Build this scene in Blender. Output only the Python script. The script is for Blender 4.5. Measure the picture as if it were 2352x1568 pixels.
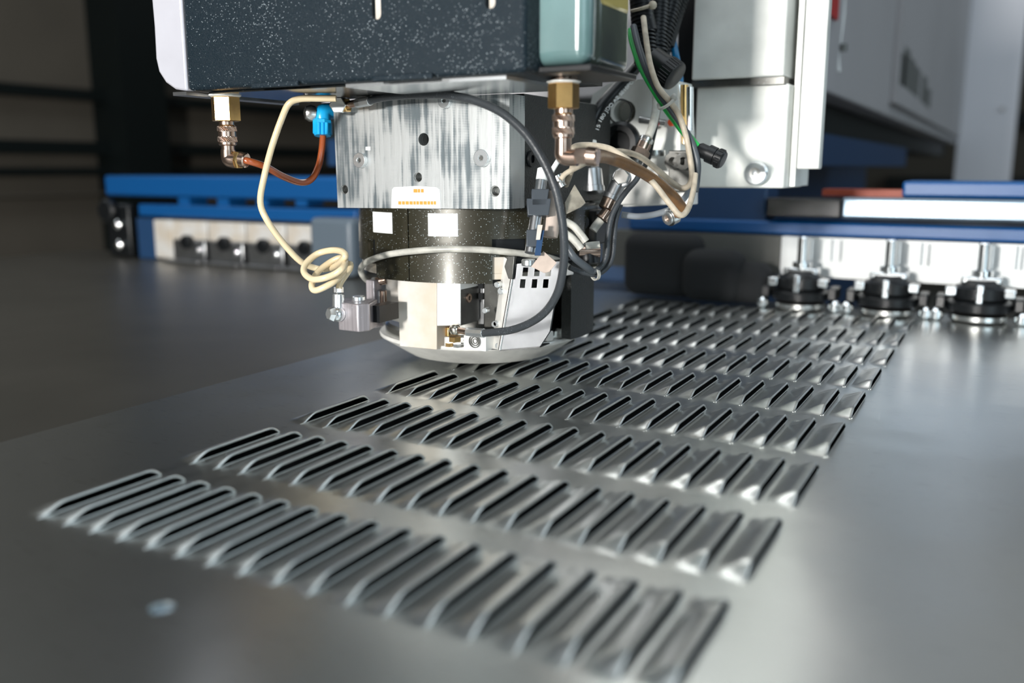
import bpy, bmesh, math, random
from mathutils import Vector, Matrix
random.seed(7)
PI = math.pi
SC = bpy.context.scene
COL = SC.collection
for o in list(bpy.data.objects):
    bpy.data.objects.remove(o)

# ------------------------------------------------------------------ camera
H, FPX, PITCH, YAW = .2, 2083., .18932, .49826
FW = Vector((-math.sin(YAW)*math.cos(PITCH), math.cos(YAW)*math.cos(PITCH), -math.sin(PITCH)))
RT = Vector((math.cos(YAW), math.sin(YAW), 0))
UP = RT.cross(FW)
CAM = Vector((0, 0, H))
cd = bpy.data.cameras.new('camera')
cam = bpy.data.objects.new('camera', cd)
COL.objects.link(cam)
m = Matrix((RT, UP, -FW)).transposed().to_4x4()
m.translation = CAM
cam.matrix_world = m
cd.sensor_width = 36
cd.lens = FPX/2352*36
cd.clip_start = .01
cd.clip_end = 100
cd.dof.use_dof = True
cd.dof.focus_distance = .80
cd.dof.aperture_fstop = 3.2
SC.camera = cam

# ------------------------------------------------------------------ world, lights, exposure
SC.view_settings.view_transform = 'Standard'
SC.view_settings.look = 'None'
SC.view_settings.exposure = 0
SC.view_settings.gamma = 1
SC.view_settings.use_curve_mapping = False
w = bpy.data.worlds.new('hall')
SC.world = w
w.use_nodes = True
bg = w.node_tree.nodes['Background']
bg.inputs[0].default_value = (.62, .72, .75, 1)
bg.inputs[1].default_value = .045


def area(name, loc, target, sx, sy, power, color):
    l = bpy.data.lights.new(name, 'AREA')
    l.shape = 'RECTANGLE'
    l.size, l.size_y, l.energy, l.color = sx, sy, power, color
    o = bpy.data.objects.new(name, l)
    COL.objects.link(o)
    o.location = loc
    o.rotation_euler = (Vector(target)-Vector(loc)).to_track_quat('-Z', 'Y').to_euler()
    return o


area('low_window_light', (-.38, -2.1, .43), (-.40, .75, .15), .2, .2, 122, (1, .975, .94))
area('wide_fill_light', (-1.2, -3.2, 1.3), (-.4, .8, 0), 2.6, 1.5, 20, (.95, .97, 1))  # unseen soft fill added behind the camera for the louver tips
area('roof_light', (-.2, -.6, 4.2), (-.2, -.59, 0), 3.5, 4, 100, (.88, .95, 1))
area('side_roof_light', (2.4, 2.5, 4.2), (.2, 3.6, 0), 2, 3, 30, (.86, .93, 1))
area('sheet_fill_light', (-.66, 1.5, .86), (-.66, .2, .2), .8, .70, 6.5, (.98, 1, .98))  # added fill above the head cover, brightens the near sheet; no real lamp
area('high_back_fill_light', (1.75, 8.5, 4.3), (1.75, 0, 4.0), 5.5, 2.6, 15, (.93, .97, 1))  # fill added high at the back to brighten the near sheet
area('high_back_fill_light', (-2.7, 8.5, 4.3), (-2.7, 0, 4.0), 3.4, 2.6, 9, (.93, .97, 1))  # second added fill beside it, for the left of the sheet
area('right_fill_light', (4.2, 3.4, 2.0), (0, 3.4, 1.6), 3, 2.4, 52, (.74, .90, 1))  # added fill from the right, brightens the louver lips
area('high_left_fill_light', (-4.4, .2, 3.1), (0, .2, 2.2), 2.4, 1.4, 26, (.90, .96, 1))  # added fill high on the left, mirrored by the louver tips
area('hall_gate_light', (2.2, -1.2, 1.1), (-.3, .6, 0), 1.6, 1.6, 30, (.74, .90, 1))


# ------------------------------------------------------------------ placing helpers
def ray(px, py):
    return FW+RT*((px-1176)/FPX)+UP*((784-py)/FPX)


def at(px, py, Y):
    r = ray(px, py)
    return CAM+r*(Y/r.y)


def atX(px, py, X):
    r = ray(px, py)
    return CAM+r*(X/r.x)


def atZ(px, py, z):
    r = ray(px, py)
    return CAM+r*((z-H)/r.z)


def atD(px, py, D):
    return CAM+ray(px, py)*D


AX = Vector((-.485, .822, 0))


def onC(px, py, R, c=AX):
    """nearest point of the ray on the vertical cylinder of radius R about the head's axis"""
    r = ray(px, py)
    ox, oy = CAM.x-c.x, CAM.y-c.y
    a = r.x*r.x+r.y*r.y
    b = 2*(ox*r.x+oy*r.y)
    q = ox*ox+oy*oy-R*R
    d = max(0, b*b-4*a*q)
    return CAM+r*((-b-math.sqrt(d))/(2*a))


# ------------------------------------------------------------------ materials
MATS = {}


def nt(name):
    mt = bpy.data.materials.new(name)
    mt.use_nodes = True
    t = mt.node_tree
    return mt, t, t.nodes['Principled BSDF']


def mat(name, col, rough=.5, metal=0., bump=0., bscale=300., var=0., vscale=30., coat=0., trans=0., speck=0., spscale=900., stretch=None, ior=1.45, vcol=None, rvar=0., spec=.5):
    if name in MATS:
        return MATS[name]
    mt, t, b = nt(name)
    N, L = t.nodes, t.links
    b.inputs['Base Color'].default_value = (*col, 1)
    b.inputs['Roughness'].default_value = rough
    b.inputs['Metallic'].default_value = metal
    b.inputs['Coat Weight'].default_value = coat
    b.inputs['Coat Roughness'].default_value = .16
    b.inputs['Transmission Weight'].default_value = trans
    b.inputs['IOR'].default_value = ior
    b.inputs['Specular IOR Level'].default_value = spec
    tc = N.new('ShaderNodeTexCoord')
    mp = N.new('ShaderNodeMapping')
    L.new(tc.outputs['Object'], mp.inputs[0])
    if stretch:
        mp.inputs['Scale'].default_value = stretch
    cur = None
    if var:
        n = N.new('ShaderNodeTexNoise')
        n.inputs['Scale'].default_value = vscale
        n.inputs['Detail'].default_value = 5
        L.new(mp.outputs[0], n.inputs['Vector'])
        r = N.new('ShaderNodeMapRange')
        r.inputs[1].default_value, r.inputs[2].default_value = .38, .68
        L.new(n.outputs[0], r.inputs[0])
        mx = N.new('ShaderNodeMix')
        mx.data_type = 'RGBA'
        mx.inputs[6].default_value = (*col, 1)
        c2 = vcol or tuple(c*(1-var) for c in col)
        mx.inputs[7].default_value = (*c2, 1)
        L.new(r.outputs[0], mx.inputs[0])
        cur = mx.outputs[2]
        if rvar:
            r2 = N.new('ShaderNodeMapRange')
            r2.inputs[1].default_value, r2.inputs[2].default_value = .35, .7
            r2.inputs[3].default_value, r2.inputs[4].default_value = rough-rvar, rough+rvar
            L.new(n.outputs[0], r2.inputs[0])
            L.new(r2.outputs[0], b.inputs['Roughness'])
    if speck:
        v = N.new('ShaderNodeTexVoronoi')
        v.inputs['Scale'].default_value = spscale
        L.new(tc.outputs['Object'], v.inputs['Vector'])
        n2 = N.new('ShaderNodeTexNoise')
        n2.inputs['Scale'].default_value = 22
        L.new(tc.outputs['Object'], n2.inputs['Vector'])
        r = N.new('ShaderNodeMapRange')
        r.inputs[1].default_value, r.inputs[2].default_value = .16, .30
        r.inputs[3].default_value, r.inputs[4].default_value = 1, 0
        L.new(v.outputs['Distance'], r.inputs[0])
        sp = N.new('ShaderNodeSeparateColor')
        L.new(v.outputs['Color'], sp.inputs[0])
        ad = N.new('ShaderNodeMath')
        ad.operation = 'MULTIPLY_ADD'
        L.new(n2.outputs[0], ad.inputs[0])
        ad.inputs[1].default_value = .9
        L.new(sp.outputs[0], ad.inputs[2])
        r3 = N.new('ShaderNodeMapRange')
        r3.inputs[1].default_value, r3.inputs[2].default_value = 1.42-.22*speck, 1.60-.22*speck
        L.new(ad.outputs[0], r3.inputs[0])
        mu = N.new('ShaderNodeMath')
        mu.operation = 'MULTIPLY'
        L.new(r.outputs[0], mu.inputs[0])
        L.new(r3.outputs[0], mu.inputs[1])
        mx = N.new('ShaderNodeMix')
        mx.data_type = 'RGBA'
        if cur:
            L.new(cur, mx.inputs[6])
        else:
            mx.inputs[6].default_value = (*col, 1)
        mx.inputs[7].default_value = (.55, .62, .66, 1)
        L.new(mu.outputs[0], mx.inputs[0])
        cur = mx.outputs[2]
    if cur:
        L.new(cur, b.inputs['Base Color'])
    if bump:
        n = N.new('ShaderNodeTexNoise')
        n.inputs['Scale'].default_value = bscale
        n.inputs['Detail'].default_value = 3
        L.new(mp.outputs[0], n.inputs['Vector'])
        bp = N.new('ShaderNodeBump')
        bp.inputs['Strength'].default_value = bump
        bp.inputs['Distance'].default_value = .001
        L.new(n.outputs[0], bp.inputs['Height'])
        L.new(bp.outputs[0], b.inputs['Normal'])
    MATS[name] = mt
    return mt


def ground_plate_mat():
    """scraped and milled steel: fine horizontal mill marks under upright scratches"""
    mt, t, b = nt('milled_steel')
    N, L = t.nodes, t.links
    b.inputs['Metallic'].default_value = .75
    tc = N.new('ShaderNodeTexCoord')
    m1 = N.new('ShaderNodeMapping')
    m1.inputs['Scale'].default_value = (260, 260, 14)
    L.new(tc.outputs['Object'], m1.inputs[0])
    n1 = N.new('ShaderNodeTexNoise')
    n1.inputs['Scale'].default_value = 1
    n1.inputs['Detail'].default_value = 4
    L.new(m1.outputs[0], n1.inputs['Vector'])
    n2 = N.new('ShaderNodeTexNoise')
    n2.inputs['Scale'].default_value = 22
    n2.inputs['Detail'].default_value = 3
    L.new(tc.outputs['Object'], n2.inputs['Vector'])
    wv = N.new('ShaderNodeTexWave')
    wv.bands_direction = 'Z'
    wv.inputs['Scale'].default_value = 230
    wv.inputs['Distortion'].default_value = .6
    L.new(tc.outputs['Object'], wv.inputs['Vector'])
    a = N.new('ShaderNodeMath')
    a.operation = 'MULTIPLY_ADD'
    L.new(n1.outputs[0], a.inputs[0])
    a.inputs[1].default_value = 1.1
    L.new(n2.outputs[0], a.inputs[2])
    a2 = N.new('ShaderNodeMath')
    a2.operation = 'MULTIPLY_ADD'
    L.new(wv.outputs[0], a2.inputs[0])
    a2.inputs[1].default_value = -.12
    L.new(a.outputs[0], a2.inputs[2])
    cr = N.new('ShaderNodeValToRGB')
    e = cr.color_ramp.elements
    e[0].position, e[0].color = .80, (.15, .18, .195, 1)
    e[1].position, e[1].color = 1.06, (.52, .54, .54, 1)
    L.new(a2.outputs[0], cr.inputs[0])
    L.new(cr.outputs[0], b.inputs['Base Color'])
    b.inputs['Roughness'].default_value = .42
    bp = N.new('ShaderNodeBump')
    bp.inputs['Strength'].default_value = .25
    bp.inputs['Distance'].default_value = .0005
    L.new(a2.outputs[0], bp.inputs['Height'])
    L.new(bp.outputs[0], b.inputs['Normal'])
    return mt


def sheet_mat():
    mt, t, b = nt('sheet_steel')
    N, L = t.nodes, t.links
    b.inputs['Metallic'].default_value = 1
    b.inputs['Base Color'].default_value = (.66, .68, .665, 1)
    tc = N.new('ShaderNodeTexCoord')
    geo = N.new('ShaderNodeNewGeometry')
    n = N.new('ShaderNodeTexNoise')
    n.inputs['Scale'].default_value = 9
    n.inputs['Detail'].default_value = 2
    L.new(geo.outputs['Position'], n.inputs['Vector'])
    mp = N.new('ShaderNodeMapping')
    mp.inputs['Scale'].default_value = (40, 1500, 40)
    L.new(geo.outputs['Position'], mp.inputs[0])
    n2 = N.new('ShaderNodeTexNoise')
    n2.inputs['Scale'].default_value = 1
    L.new(mp.outputs[0], n2.inputs['Vector'])
    r = N.new('ShaderNodeMapRange')
    r.inputs[3].default_value, r.inputs[4].default_value = .25, .33
    L.new(n2.outputs[0], r.inputs[0])
    L.new(r.outputs[0], b.inputs['Roughness'])
    bp = N.new('ShaderNodeBump')
    bp.inputs['Strength'].default_value = .35
    bp.inputs['Distance'].default_value = .004
    L.new(n.outputs[0], bp.inputs['Height'])
    L.new(bp.outputs[0], b.inputs['Normal'])
    return mt


M_SHEET = sheet_mat()
M_PLATE = ground_plate_mat()
M_TABLE = mat('table_steel', (.34, .325, .29), .36, 1, var=.15, vscale=6)
M_BRUSH = mat('black_brush', (.01, .011, .012), .9)
M_BLACKCR = mat('black_crackle_paint', (.006, .0135, .020), .42, 0, bump=.8, bscale=1100, speck=.9, spscale=900, spec=.25)
M_BLACKC2 = mat('black_textured_paint', (.016, .018, .017), .5, 0, bump=1, bscale=600)
M_BLACKGL = mat('black_gloss_paint', (.026, .024, .014), .30, .3, coat=.8, speck=1.3, spscale=760)
M_BLACK = mat('black_plastic', (.006, .007, .008), .35, spec=.4)
M_RUBBER = mat('black_rubber', (.035, .04, .045), .32, bump=.3, bscale=900, speck=.35, spscale=1200)
M_STEEL = mat('bright_steel', (.72, .72, .70), .24, 1)
M_ZINC = mat('zinc_plated', (.80, .83, .84), .26, .9)
M_ALU = mat('aluminium', (.46, .47, .48), .34, 1, var=.2, vscale=60)
M_CHROME = mat('chrome', (.85, .87, .88), .1, 1)
M_PINK = mat('anodised_grey', (.50, .46, .48), .38, .7, var=.3, vscale=1, stretch=(400, 400, 8), speck=.5, spscale=500)
M_CREAM = mat('greasy_white_plastic', (.58, .57, .545), .35, 0, var=.3, vscale=22, vcol=(.50, .43, .34))
M_WHITE = mat('white_block', (.72, .73, .72), .4)
M_STICK = mat('white_sticker', (.70, .72, .71), .45)
M_BRASS = mat('brass', (.78, .50, .20), .28, 1, var=.3, vscale=60)
M_BRONZE = mat('nickel_bronze', (.62, .46, .37), .25, 1, var=.2, vscale=80)
M_BLUE = mat('blue_paint', (.002, .07, .23), .4)
M_DBLUE = mat('dark_blue_paint', (.012, .045, .115), .45)
M_BLUEPL = mat('bright_blue_plastic', (.01, .36, .72), .3)
M_CAP = mat('silver_lacquer', (.52, .52, .57), .33, .25, var=.12, vscale=12)
M_OLIVE = mat('amber_tube', (.30, .07, .02), .2, 0, coat=.5)
M_BROWNH = mat('brown_hose', (.22, .105, .035), .35, 0, var=.4, vscale=70)
M_CREAMT = mat('cream_tube', (.62, .51, .33), .25, 0, coat=.5)
M_GREYT = mat('grey_tube', (.50, .49, .44), .35, var=.4, vscale=90)
M_BEIGE = mat('beige_cable', (.50, .43, .33), .5, var=.4, vscale=90)
M_GREEN = mat('green_cable', (.02, .40, .08), .4)
M_DGREY = mat('dark_grey_cable', (.06, .07, .08), .4)
M_DSTEEL = mat('dark_steel', (.16, .16, .15), .35, .9, var=.4, vscale=50, speck=.4)
M_TAN = mat('tan_label', (.50, .41, .35), .6, var=.25, vscale=60)
M_DTAPE = mat('dirty_clear_tape', (.36, .33, .27), .35, var=.6, vscale=80)
M_ORANGE = mat('orange_print', (.60, .26, .04), .5)
M_WALL = mat('wall_panel', (.13, .115, .092), .8, var=.15, vscale=1.5)
M_FLOOR = mat('concrete', (.25, .24, .22), .8, var=.2, vscale=2)
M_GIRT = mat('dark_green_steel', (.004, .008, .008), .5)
M_MACH = mat('machine_grey', (.42, .41, .42), .5, var=.06, vscale=3)
M_MACHW = mat('machine_white', (.80, .81, .86), .45)
M_TANK = mat('teal_tank_plastic', (.115, .20, .20), .22, 0, coat=.4, var=.25, vscale=14)
M_TANKS = mat('shaded_tank_plastic', (.045, .055, .05), .15, 0, coat=.5, var=.6, vscale=14, vcol=(.10, .12, .09))  # same tank's plastic, darkened for the shade on its side face
M_OIL = mat('amber_oil', (.45, .36, .12), .2)
M_CAST = mat('cast_silver_paint', (.78, .79, .75), .40, .1, var=.22, vscale=16)
M_RED = mat('red_print', (.45, .03, .03), .5)
M_SILV2 = mat('scuffed_silver', (.82, .81, .77), .38, .25, var=.3, vscale=30)


# ------------------------------------------------------------------ mesh builder
class MB:
    def __init__(s):
        s.v, s.f = [], []

    def add(s, vs, fs):
        b = len(s.v)
        s.v += [Vector(x) for x in vs]
        s.f += [tuple(i+b for i in f) for f in fs]
        return s

    def box(s, x0, x1, y0, y1, z0, z1):
        vs = [(x, y, z) for z in (z0, z1) for y in (y0, y1) for x in (x0, x1)]
        return s.add(vs, [(0, 2, 3, 1), (4, 5, 7, 6), (0, 1, 5, 4), (2, 6, 7, 3), (0, 4, 6, 2), (1, 3, 7, 5)])

    def prism(s, pts, off):
        n = len(pts)
        off = Vector(off)
        vs = [Vector(p) for p in pts]+[Vector(p)+off for p in pts]
        fs = [tuple(range(n)), tuple(range(2*n-1, n-1, -1))]
        fs += [(i, i+n, (i+1) % n+n, (i+1) % n) for i in range(n)]
        return s.add(vs, fs)

    def lathe(s, p0, axis, prof, n=32, phase=0.):
        p0 = Vector(p0)
        a = Vector(axis).normalized()
        x = a.cross(Vector((0, 0, 1)))
        if x.length < .1:
            x = Vector((1, 0, 0))
        x.normalize()
        y = a.cross(x)
        vs, fs = [], []
        for t, r in prof:
            for k in range(n):
                an = 2*PI*k/n+phase
                vs.append(p0+a*t+(x*math.cos(an)+y*math.sin(an))*max(r, 1e-6))
        for j in range(len(prof)-1):
            for k in range(n):
                k2 = (k+1) % n
                fs.append((j*n+k, j*n+k2, (j+1)*n+k2, (j+1)*n+k))
        fs.append(tuple(range(n-1, -1, -1)))
        b = (len(prof)-1)*n
        fs.append(tuple(b+k for k in range(n)))
        return s.add(vs, fs)

    def cyl(s, p0, p1, r, r2=None, n=24, ch=0., phase=0.):
        d = Vector(p1)-Vector(p0)
        l = d.length
        r2 = r if r2 is None else r2
        if ch:
            pr = [(0, r-ch), (ch, r), (l-ch, r2), (l, r2-ch)]
        else:
            pr = [(0, r), (l, r2)]
        return s.lathe(p0, d, pr, n, phase)

    def ring(s, p0, axis, t0, t1, ri, ro, n=28):
        p0 = Vector(p0)
        a = Vector(axis).normalized()
        x = a.cross(Vector((0, 0, 1)))
        if x.length < .1:
            x = Vector((1, 0, 0))
        x.normalize()
        y = a.cross(x)
        vs, fs = [], []
        for t, r in ((t0, ri), (t0, ro), (t1, ro), (t1, ri)):
            for k in range(n):
                an = 2*PI*k/n
                vs.append(p0+a*t+(x*math.cos(an)+y*math.sin(an))*r)
        for j in range(4):
            for k in range(n):
                k2 = (k+1) % n
                fs.append((j*n+k, j*n+k2, ((j+1) % 4)*n+k2, ((j+1) % 4)*n+k))
        return s.add(vs, fs)

    def tube(s, pts, r, n=12, sub=6, r2=None, flat=1.):
        P = [Vector(p) for p in pts]
        Q = []
        if len(P) > 2:
            E = [P[0]*2-P[1]]+P+[P[-1]*2-P[-2]]
            for i in range(1, len(E)-2):
                a, b, c, d = E[i-1:i+3]
                for k in range(sub):
                    t = k/sub
                    Q.append(.5*((2*b)+(c-a)*t+(2*a-5*b+4*c-d)*t*t+(3*b-a-3*c+d)*t**3))
            Q.append(P[-1])
        else:
            Q = P
        vs, fs = [], []
        T = (Q[1]-Q[0]).normalized()
        nrm = T.cross(Vector((0, 0, 1)))
        if nrm.length < .1:
            nrm = T.cross(Vector((1, 0, 0)))
        nrm.normalize()
        for i, q in enumerate(Q):
            T = (Q[min(i+1, len(Q)-1)]-Q[max(i-1, 0)]).normalized()
            nrm = (nrm-T*nrm.dot(T)).normalized()
            bn = T.cross(nrm)
            rr = r if r2 is None else r+(r2-r)*i/(len(Q)-1)
            for k in range(n):
                an = 2*PI*k/n
                vs.append(q+(nrm*math.cos(an)+bn*math.sin(an)*flat)*rr)
        for i in range(len(Q)-1):
            for k in range(n):
                k2 = (k+1) % n
                fs.append((i*n+k, i*n+k2, (i+1)*n+k2, (i+1)*n+k))
        fs.append(tuple(range(n-1, -1, -1)))
        b = (len(Q)-1)*n
        fs.append(tuple(b+k for k in range(n)))
        return s.add(vs, fs)

    def ball(s, c, r, n=16):
        prof = [(-r*math.cos(PI*i/(n//2)), r*math.sin(PI*i/(n//2))) for i in range(n//2+1)]
        return s.lathe(c, (0, 0, 1), prof, n)

    def arc(s, R0, R1, th0, th1, z0, z1, c=AX, holes=(), zs=(), nth=64):
        """part of a round wall about the axis; holes = (th0, th1, z0, z1) left open"""
        ths = sorted(set([th0+(th1-th0)*i/nth for i in range(nth+1)]+[h for q in holes for h in q[:2]]))
        ths = [t for i, t in enumerate(ths) if i == 0 or t-ths[i-1] > 1e-5]
        zz = sorted(set([z0, z1]+list(zs)+[h for q in holes for h in q[2:]]))
        nt_, nz = len(ths), len(zz)

        def solid(i, j):
            if i < 0 or j < 0 or i >= nt_-1 or j >= nz-1:
                return False
            a, b = (ths[i]+ths[i+1])/2, (zz[j]+zz[j+1])/2
            return not any(q[0] < a < q[1] and q[2] < b < q[3] for q in holes)
        vs = [(c.x+R*math.cos(t), c.y+R*math.sin(t), z) for R in (R0, R1) for z in zz for t in ths]

        def ix(k, i, j):
            return k*nt_*nz+j*nt_+i
        fs = []
        for i in range(nt_-1):
            for j in range(nz-1):
                if not solid(i, j):
                    continue
                fs.append((ix(1, i, j), ix(1, i+1, j), ix(1, i+1, j+1), ix(1, i, j+1)))
                fs.append((ix(0, i, j), ix(0, i, j+1), ix(0, i+1, j+1), ix(0, i+1, j)))
                if not solid(i-1, j):
                    fs.append((ix(0, i, j), ix(1, i, j), ix(1, i, j+1), ix(0, i, j+1)))
                if not solid(i+1, j):
                    fs.append((ix(0, i+1, j), ix(0, i+1, j+1), ix(1, i+1, j+1), ix(1, i+1, j)))
                if not solid(i, j-1):
                    fs.append((ix(0, i, j), ix(0, i+1, j), ix(1, i+1, j), ix(1, i, j)))
                if not solid(i, j+1):
                    fs.append((ix(0, i, j+1), ix(1, i, j+1), ix(1, i+1, j+1), ix(0, i+1, j+1)))
        return s.add(vs, fs)

    def mesh(s, name, org=Vector((0, 0, 0)), mt=None, ang=35, recalc=True):
        me = bpy.data.meshes.new(name)
        me.from_pydata([tuple(v-org) for v in s.v], [], s.f)
        b = bmesh.new()
        b.from_mesh(me)
        if recalc:
            bmesh.ops.recalc_face_normals(b, faces=b.faces)
        b.to_mesh(me)
        b.free()
        me.shade_smooth()
        me.set_sharp_from_angle(angle=math.radians(ang))
        if mt:
            me.materials.append(mt)
        return me

    def build(s, name, mt, parent=None, bevel=0., ang=35, seg=2, label=None):
        org = wloc(parent) if parent else Vector((0, 0, 0))
        if not parent:
            xs = [v.x for v in s.v]
            ys = [v.y for v in s.v]
            org = Vector(((min(xs)+max(xs))/2, (min(ys)+max(ys))/2, min(v.z for v in s.v)))
        me = s.mesh(name, org, mt, ang)
        o = bpy.data.objects.new(name, me)
        COL.objects.link(o)
        if parent:
            o.parent = parent
        else:
            o.location = org
        if bevel:
            bv = o.modifiers.new('bevel', 'BEVEL')
            bv.width, bv.segments, bv.limit_method, bv.angle_limit = bevel, seg, 'ANGLE', math.radians(40)
            bv.harden_normals = False
        if label:
            o['label'] = label
        return o


def wloc(o):
    v = Vector((0, 0, 0))
    while o:
        v += Vector(o.location)
        o = o.parent
    return v


def tag(o, label, cat, group=None):
    o['label'] = label
    o['category'] = cat
    if group:
        o['group'] = group
    return o


def thing(name, label, cat, loc, group=None):
    o = bpy.data.objects.new(name, None)
    o.empty_display_size = .01
    COL.objects.link(o)
    o.location = loc
    return tag(o, label, cat, group)


def struct(name, mb, mt, **k):
    o = mb.build(name, mt, **k)
    o['kind'] = 'structure'
    return o


def cut(o, cutters):
    """subtract the cutter builders from o for good"""
    tmp = []
    for c in cutters:
        me = c.mesh('cutter')
        k = bpy.data.objects.new('cutter', me)
        COL.objects.link(k)
        md = o.modifiers.new('b', 'BOOLEAN')
        md.operation, md.solver, md.object = 'DIFFERENCE', 'EXACT', k
        tmp.append(k)
    bpy.context.view_layer.update()
    me = bpy.data.meshes.new_from_object(o.evaluated_get(bpy.context.evaluated_depsgraph_get()))
    o.modifiers.clear()
    o.data = me
    me.shade_smooth()
    me.set_sharp_from_angle(angle=math.radians(35))
    for k in tmp:
        bpy.data.objects.remove(k)
    return o


def pix(lst, fn):
    return [fn(*p) for p in lst]


def xz(lst, Y):
    return [at(x, y, Y) for x, y in lst]


# ================================================================== the hall
struct('floor', MB().box(-4.5, 6, -5, 9, -1.0, -.9), M_FLOOR)
XL = -4.5
wl = MB()
struct('wall_left', MB().box(XL-.1, XL, -5, 9, -.9, 4), M_WALL)
struct('wall_back', MB().box(-4.6, 6, 9, 9.1, -.9, 5), M_WALL)
yc0, yc1 = atX(288, 300, XL+.25).y, atX(388, 300, XL+.25).y
tr = struct('trim_1', MB().box(XL, XL+.25, yc0, yc1, -.9, 4), M_GIRT)
for k, (py0, py1) in enumerate([(196, 222), (322, 352), (384, 402), (446, 450)]):
    z1, z0 = atX(100, py0, XL+.12).z, atX(100, py1, XL+.12).z
    struct('trim_%d' % (k+2), MB().box(XL, XL+.12, -2, 8.9, z0, z1), M_GIRT if k < 3 else M_WALL)
# shelf line and beige kerb seen beyond the table
for k, (z0, z1, mt) in enumerate([(1.2, 1.35, M_GIRT), (.55, .66, M_GIRT), (.0, .12, M_GIRT)]):
    struct('trim_%d' % (k+6), MB().box(-1, 6, 8.85, 9, z0, z1), mt)

# ================================================================== sheet, table
NC, NR = 18, 9
OX, OY, DX, DY = -.4794, .3052, .02239, .11241
LW, LL, LH, TH, GAP = .0172, .0885, .0058, .0012, .0008
table = thing('machine_table', 'dark steel machine table seen left of and under the punched sheet', 'table', (-1.3, .6, -.9))
MB().box(-2.02, -.55, -.6, 1.5, -.05, -.0016).build('table_top', M_TABLE, table)
MB().box(-.549, 1.4, -.6, 1.5, -.05, -.022).build('brush_bed', M_BRUSH, table)
for x in (-1.9, 1.25):
    for y in (-.45, 1.35):
        MB().box(x-.05, x+.05, y-.05, y+.05, -.9, -.05).build('leg', M_GIRT, table)

holes = []
for c in range(NC):
    for r in range(NR):
        holes.append((OX+c*DX-LW, OX+c*DX+GAP, OY+r*DY, OY+r*DY+LL))
hx, hy, hr = -.3285, .2645, .0062
X0, X1, Y0, Y1 = -.642, 1.1, -.35, 1.385
xs = [X0, X1, hx-.012, hx+.012]
for c in range(NC):
    xs += [OX+c*DX-LW, OX+c*DX+GAP]
ys = [Y0, Y1, hy-.012, hy+.012]
for r in range(NR):
    ys += [OY+r*DY, OY+r*DY+LL]
xs = sorted(set(xs))
ys = sorted(set(ys))
mb = MB()


def is_hole(cx, cy):
    if abs(cx-hx) < .012 and abs(cy-hy) < .012:
        return True
    return any(h[0] < cx < h[1] and h[2] < cy < h[3] for h in holes)


nx = len(xs)
vs = [(x, y, 0) for y in ys for x in xs]
solid = [[not is_hole((xs[i]+xs[i+1])/2, (ys[j]+ys[j+1])/2) for i in range(nx-1)] for j in range(len(ys)-1)]
mb.add(vs, [(j*nx+i, j*nx+i+1, (j+1)*nx+i+1, (j+1)*nx+i) for j in range(len(ys)-1) for i in range(nx-1) if solid[j][i]])
# cut edges: outer left edge, slit edges
mb.add([(X0, Y0, 0), (X0, Y1, 0), (X0, Y1, -TH), (X0, Y0, -TH)], [(0, 1, 2, 3)])
mb.add([(X0, Y1, 0), (X1, Y1, 0), (X1, Y1, -TH), (X0, Y1, -TH)], [(0, 1, 2, 3)])
for h in holes:
    mb.add([(h[1], h[2], 0), (h[1], h[3], 0), (h[1], h[3], -TH), (h[1], h[2], -TH)], [(0, 1, 2, 3)])
# round punched hole
NH = 32
sq = []
for k in range(NH):
    a = 2*PI*k/NH
    cx, cy = math.cos(a), math.sin(a)
    q = .012/max(abs(cx), abs(cy))
    sq.append((hx+cx*q, hy+cy*q, 0))
ci = [(hx+hr*math.cos(2*PI*k/NH), hy+hr*math.sin(2*PI*k/NH), 0) for k in range(NH)]
cl = [(p[0], p[1], -TH*2) for p in ci]
mb.add(sq+ci+cl, [(k, (k+1) % NH, NH+(k+1) % NH, NH+k) for k in range(NH)]+[(NH+k, NH+(k+1) % NH, 2*NH+(k+1) % NH, 2*NH+k) for k in range(NH)])
me = mb.mesh('metal_sheet', Vector((0, 0, 0)), M_SHEET, recalc=False)
sheet = bpy.data.objects.new('metal_sheet', me)
COL.objects.link(sheet)
tag(sheet, 'large grey steel sheet with nine rows of punched louvers lying under the punch head', 'metal sheet')
MB().cyl((hx, hy, -.008), (hx, hy, -.0032), .0085, ch=.001).build('hole_backing', mat('blue_grey_backing', (.28, .36, .42), .4), sheet, label='pale round backing seen through the punched hole')


def sstep(t):
    t = min(1, max(0, t))
    return t*t*(3-2*t)


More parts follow.
